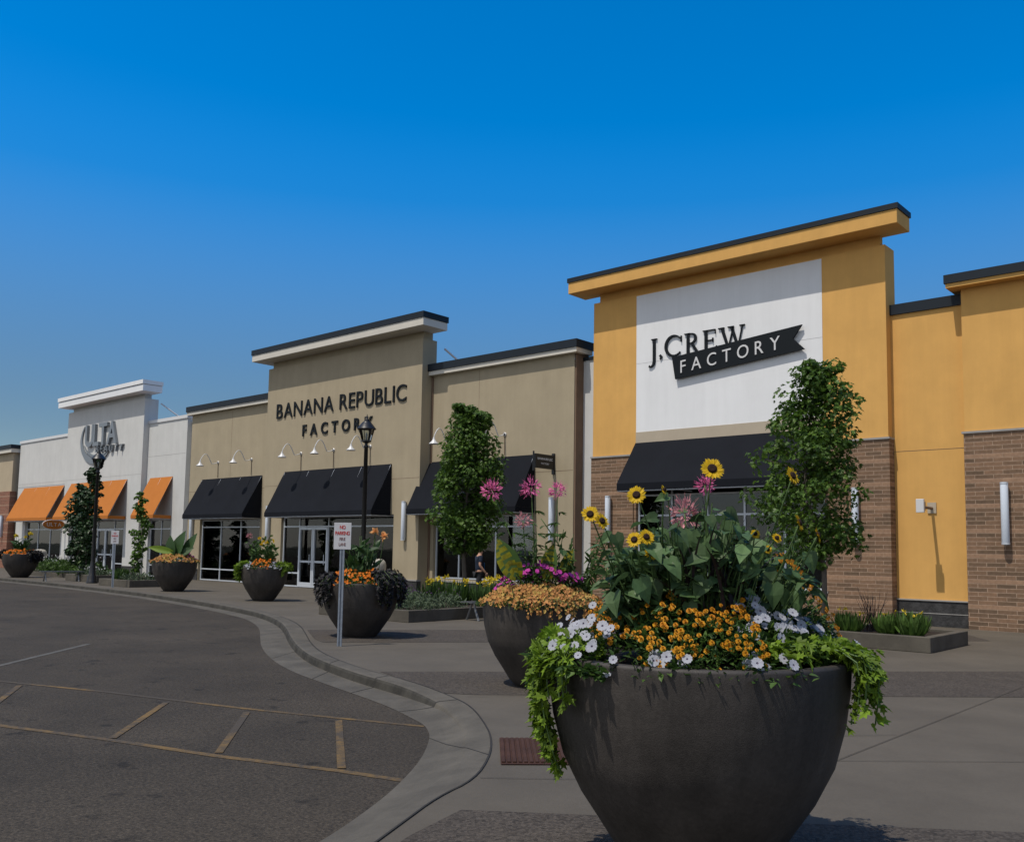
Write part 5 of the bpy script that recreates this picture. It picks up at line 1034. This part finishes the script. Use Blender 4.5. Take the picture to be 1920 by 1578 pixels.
# middle bed
k = 0
for x, y, w_ in ((-16.1, 14.7, 'at the front right corner'), (-17.0, 14.6, 'second from the front right corner'), (-18.0, 14.7, 'in the middle of the front edge'), (-18.3, 15.3, 'near the front left corner'), (-16.3, 15.8, 'behind the front right corner'), (-17.6, 15.9, 'in the second row, middle'), (-18.4, 16.5, 'in the second row, left')):
    tuft('grey green lavender mound %s of the large bed' % w_, 'lavender_plant', 'plant', (x, y, .22), .62, .38, 560, .1, 'blueleaf', 'oval', 10, 'purplefl', .025, grp='lavender mounds', W=.09)
for x, y, w_ in ((-16.1, 17.2, 'nearest the bench'), (-17.2, 17.3, 'second from the bench'), (-18.3, 17.5, 'in front of the columnar tree trunk'), (-17.0, 18.6, 'behind the columnar tree, right side')):
    tuft('yellow daylily clump %s in the large bed' % w_, 'daylily', 'plant', (x, y, .22), .5, .55, 260, .1, 'green', fl=9, fs=.1, grp='yellow daylilies', W=.1)
# far beds
for i, (x, y, w_) in enumerate(((-49.6, 19.7, 'at the far left end'), (-48.3, 19.6, 'second from the left'), (-47.0, 19.7, 'left of the short dark tree'), (-45.4, 19.4, 'under the short dark tree'), (-44.0, 19.5, 'under the narrow dark tree'))):
    tuft('low green shrub %s of the bed before the white store' % w_, 'low_shrub', 'plant', (x, y, .15), .75, .7, 420, .16, 'green', 'oval', 8, 'whiteflower', .06)
tuft('green mound right of the narrow dark tree before the white store', 'low_shrub', 'plant', (-42.9, 19.6, .1), .6, .45, 300, .14, 'green', 'oval'); tuft('white edged plant in the small bed behind the distant lamp', 'low_shrub', 'plant', (-40.8, 18.2, .2), .7, .35, 420, .12, 'blueleaf', 'oval', 24, 'whiteflower', .05)
tuft('grassy clump at the left of the bed beside the fifth planter', 'grass_clump', 'grass', (-36.3, 17.3, .2), .5, .45, 300, .1, 'green'); tuft('low grey green plant at the right of the bed beside the fifth planter', 'low_shrub', 'plant', (-35.2, 17.5, .2), .7, .35, 380, .12, 'blueleaf', 'oval')

# ------------------------------------------------------------------ the man by the window
def skin_mesh(name, verts, edges, rads, mt, par, sub=2, root=0):
    me = bpy.data.meshes.new(name); me.from_pydata(verts, edges, []); o = link(bpy.data.objects.new(name, me)); md = o.modifiers.new('skin', 'SKIN'); md.use_smooth_shade = True
    for i, r_ in enumerate(rads): me.skin_vertices[0].data[i].radius = r_ if isinstance(r_, tuple) else (r_, r_)
    me.skin_vertices[0].data[root].use_root = True; s_ = o.modifiers.new('sub', 'SUBSURF'); s_.levels = sub; s_.render_levels = sub
    dg = bpy.context.evaluated_depsgraph_get(); m2 = bpy.data.meshes.new_from_object(o.evaluated_get(dg)); bpy.data.objects.remove(o); m2.name = name
    m2.materials.clear(); m2.materials.append(MT[mt]); n = link(bpy.data.objects.new(name, m2)); n.parent = par; m2.polygons.foreach_set('use_smooth', [True]*len(m2.polygons)); return n
px, py = -20.12, 21.1
person = thing('person', 'man in a navy t-shirt and dark trousers walking past the tan store window', 'person', (px, py, 0), None, R(150))
V = [(0, 0, .96), (0, 0, 1.12), (0, .01, 1.3), (0, .0, 1.43), (0, -.02, 1.5), (0, -.04, 1.6), (0, -.035, 1.7),
     (.17, 0, 1.42), (.25, .02, 1.15), (.27, -.06, .9), (.275, -.08, .82), (-.17, 0, 1.42), (-.24, .05, 1.16), (-.25, -.1, .98), (-.24, -.16, .93),
     (.1, 0, .9), (.12, -.08, .5), (.12, -.02, .09), (.12, -.15, .03), (-.1, 0, .9), (-.12, .08, .5), (-.12, .2, .11), (-.12, .1, .04)]
E_ = [(0, 1), (1, 2), (2, 3), (3, 4), (4, 5), (5, 6), (3, 7), (7, 8), (8, 9), (9, 10), (3, 11), (11, 12), (12, 13), (13, 14), (0, 15), (15, 16), (16, 17), (17, 18), (0, 19), (19, 20), (20, 21), (21, 22)]
RD = [(.15, .11), (.13, .1), (.16, .11), (.1, .08), .055, (.078, .09), (.07, .085), .06, .043, .032, .025, .06, .043, .032, .025, .085, .06, .042, .035, .085, .06, .042, .035]
skin_mesh('body', V, E_, RD, 'skin', person)
skin_mesh('t_shirt', [(0, 0, .93), (0, 0, 1.12), (0, .01, 1.3), (0, 0, 1.42), (.17, 0, 1.42), (.225, .01, 1.22), (-.17, 0, 1.42), (-.22, .03, 1.23)], [(0, 1), (1, 2), (2, 3), (3, 4), (4, 5), (3, 6), (6, 7)], [(.18, .13), (.165, .125), (.185, .13), (.115, .1), .078, .07, .078, .07], 'shirt', person)
skin_mesh('trousers', [(0, 0, .96), (.1, 0, .88), (.12, -.08, .5), (.12, -.02, .12), (-.1, 0, .88), (-.12, .08, .5), (-.12, .2, .14)], [(0, 1), (1, 2), (2, 3), (0, 4), (4, 5), (5, 6)], [(.165, .125), .105, .082, .065, .105, .082, .065], 'shorts', person)
m = MB(); m.lathe([(.0, 1.79), (.05, 1.785), (.08, 1.75), (.09, 1.7), (.088, 1.66)], (0, -.02, 0), 14); m.build('hair', 'hair', person, True)
for sgn in (-1, 1):
    MB().lathe([(0, -.008), (.008, 0), (0, .008)], (sgn*.03, -.122, 1.66), 8).build('eye', 'eye', person)
    MB().lathe([(0, -.03), (.012, -.02), (.014, .01), (.006, .03), (0, .032)], (sgn*.082, -.03, 1.65), 8).build('ear', 'skin', person, True)
m = MB(); m.add([(-.012, -.12, 1.625), (.012, -.12, 1.625), (0, -.15, 1.628), (0, -.122, 1.665)], [(0, 1, 2), (0, 2, 3), (1, 3, 2)]); m.build('nose', 'skin', person); MB().box(-.022, .022, -.127, -.118, 1.592, 1.6).build('mouth', 'cloth2', person)
for hx, hy, hz, sx in ((.275, -.08, .82, 1), (-.24, -.16, .93, -1)):
    m = MB(); m.obox((hx, hy-.01, hz-.04), Vector((1, 0, 0)), Vector((0, 1, 0)), Vector((0, 0, 1)), .014, .038, .045)
    for q in range(4): y0 = hy-.042+q*.021; Lf = (.07, .08, .075, .06)[q]; m.tube([(hx, y0, hz-.075), (hx-.008*sx, y0, hz-.075-Lf*.5), (hx-.03*sx, y0, hz-.075-Lf*.9)], [.009, .008, .006], 6)
    m.tube([(hx, hy-.045, hz-.03), (hx-.01*sx, hy-.07, hz-.06), (hx-.02*sx, hy-.065, hz-.09)], [.011, .009, .007], 6); m.build('hand', 'skin', person, True)
MB().add([], []); m = MB(); m.obox((.0, -.142, 1.12), Vector((1, 0, 0)), Vector((0, 1, 0)), Vector((0, 0, 1)), .1, .006, .13); m.build('shirt_print', 'blue', person)
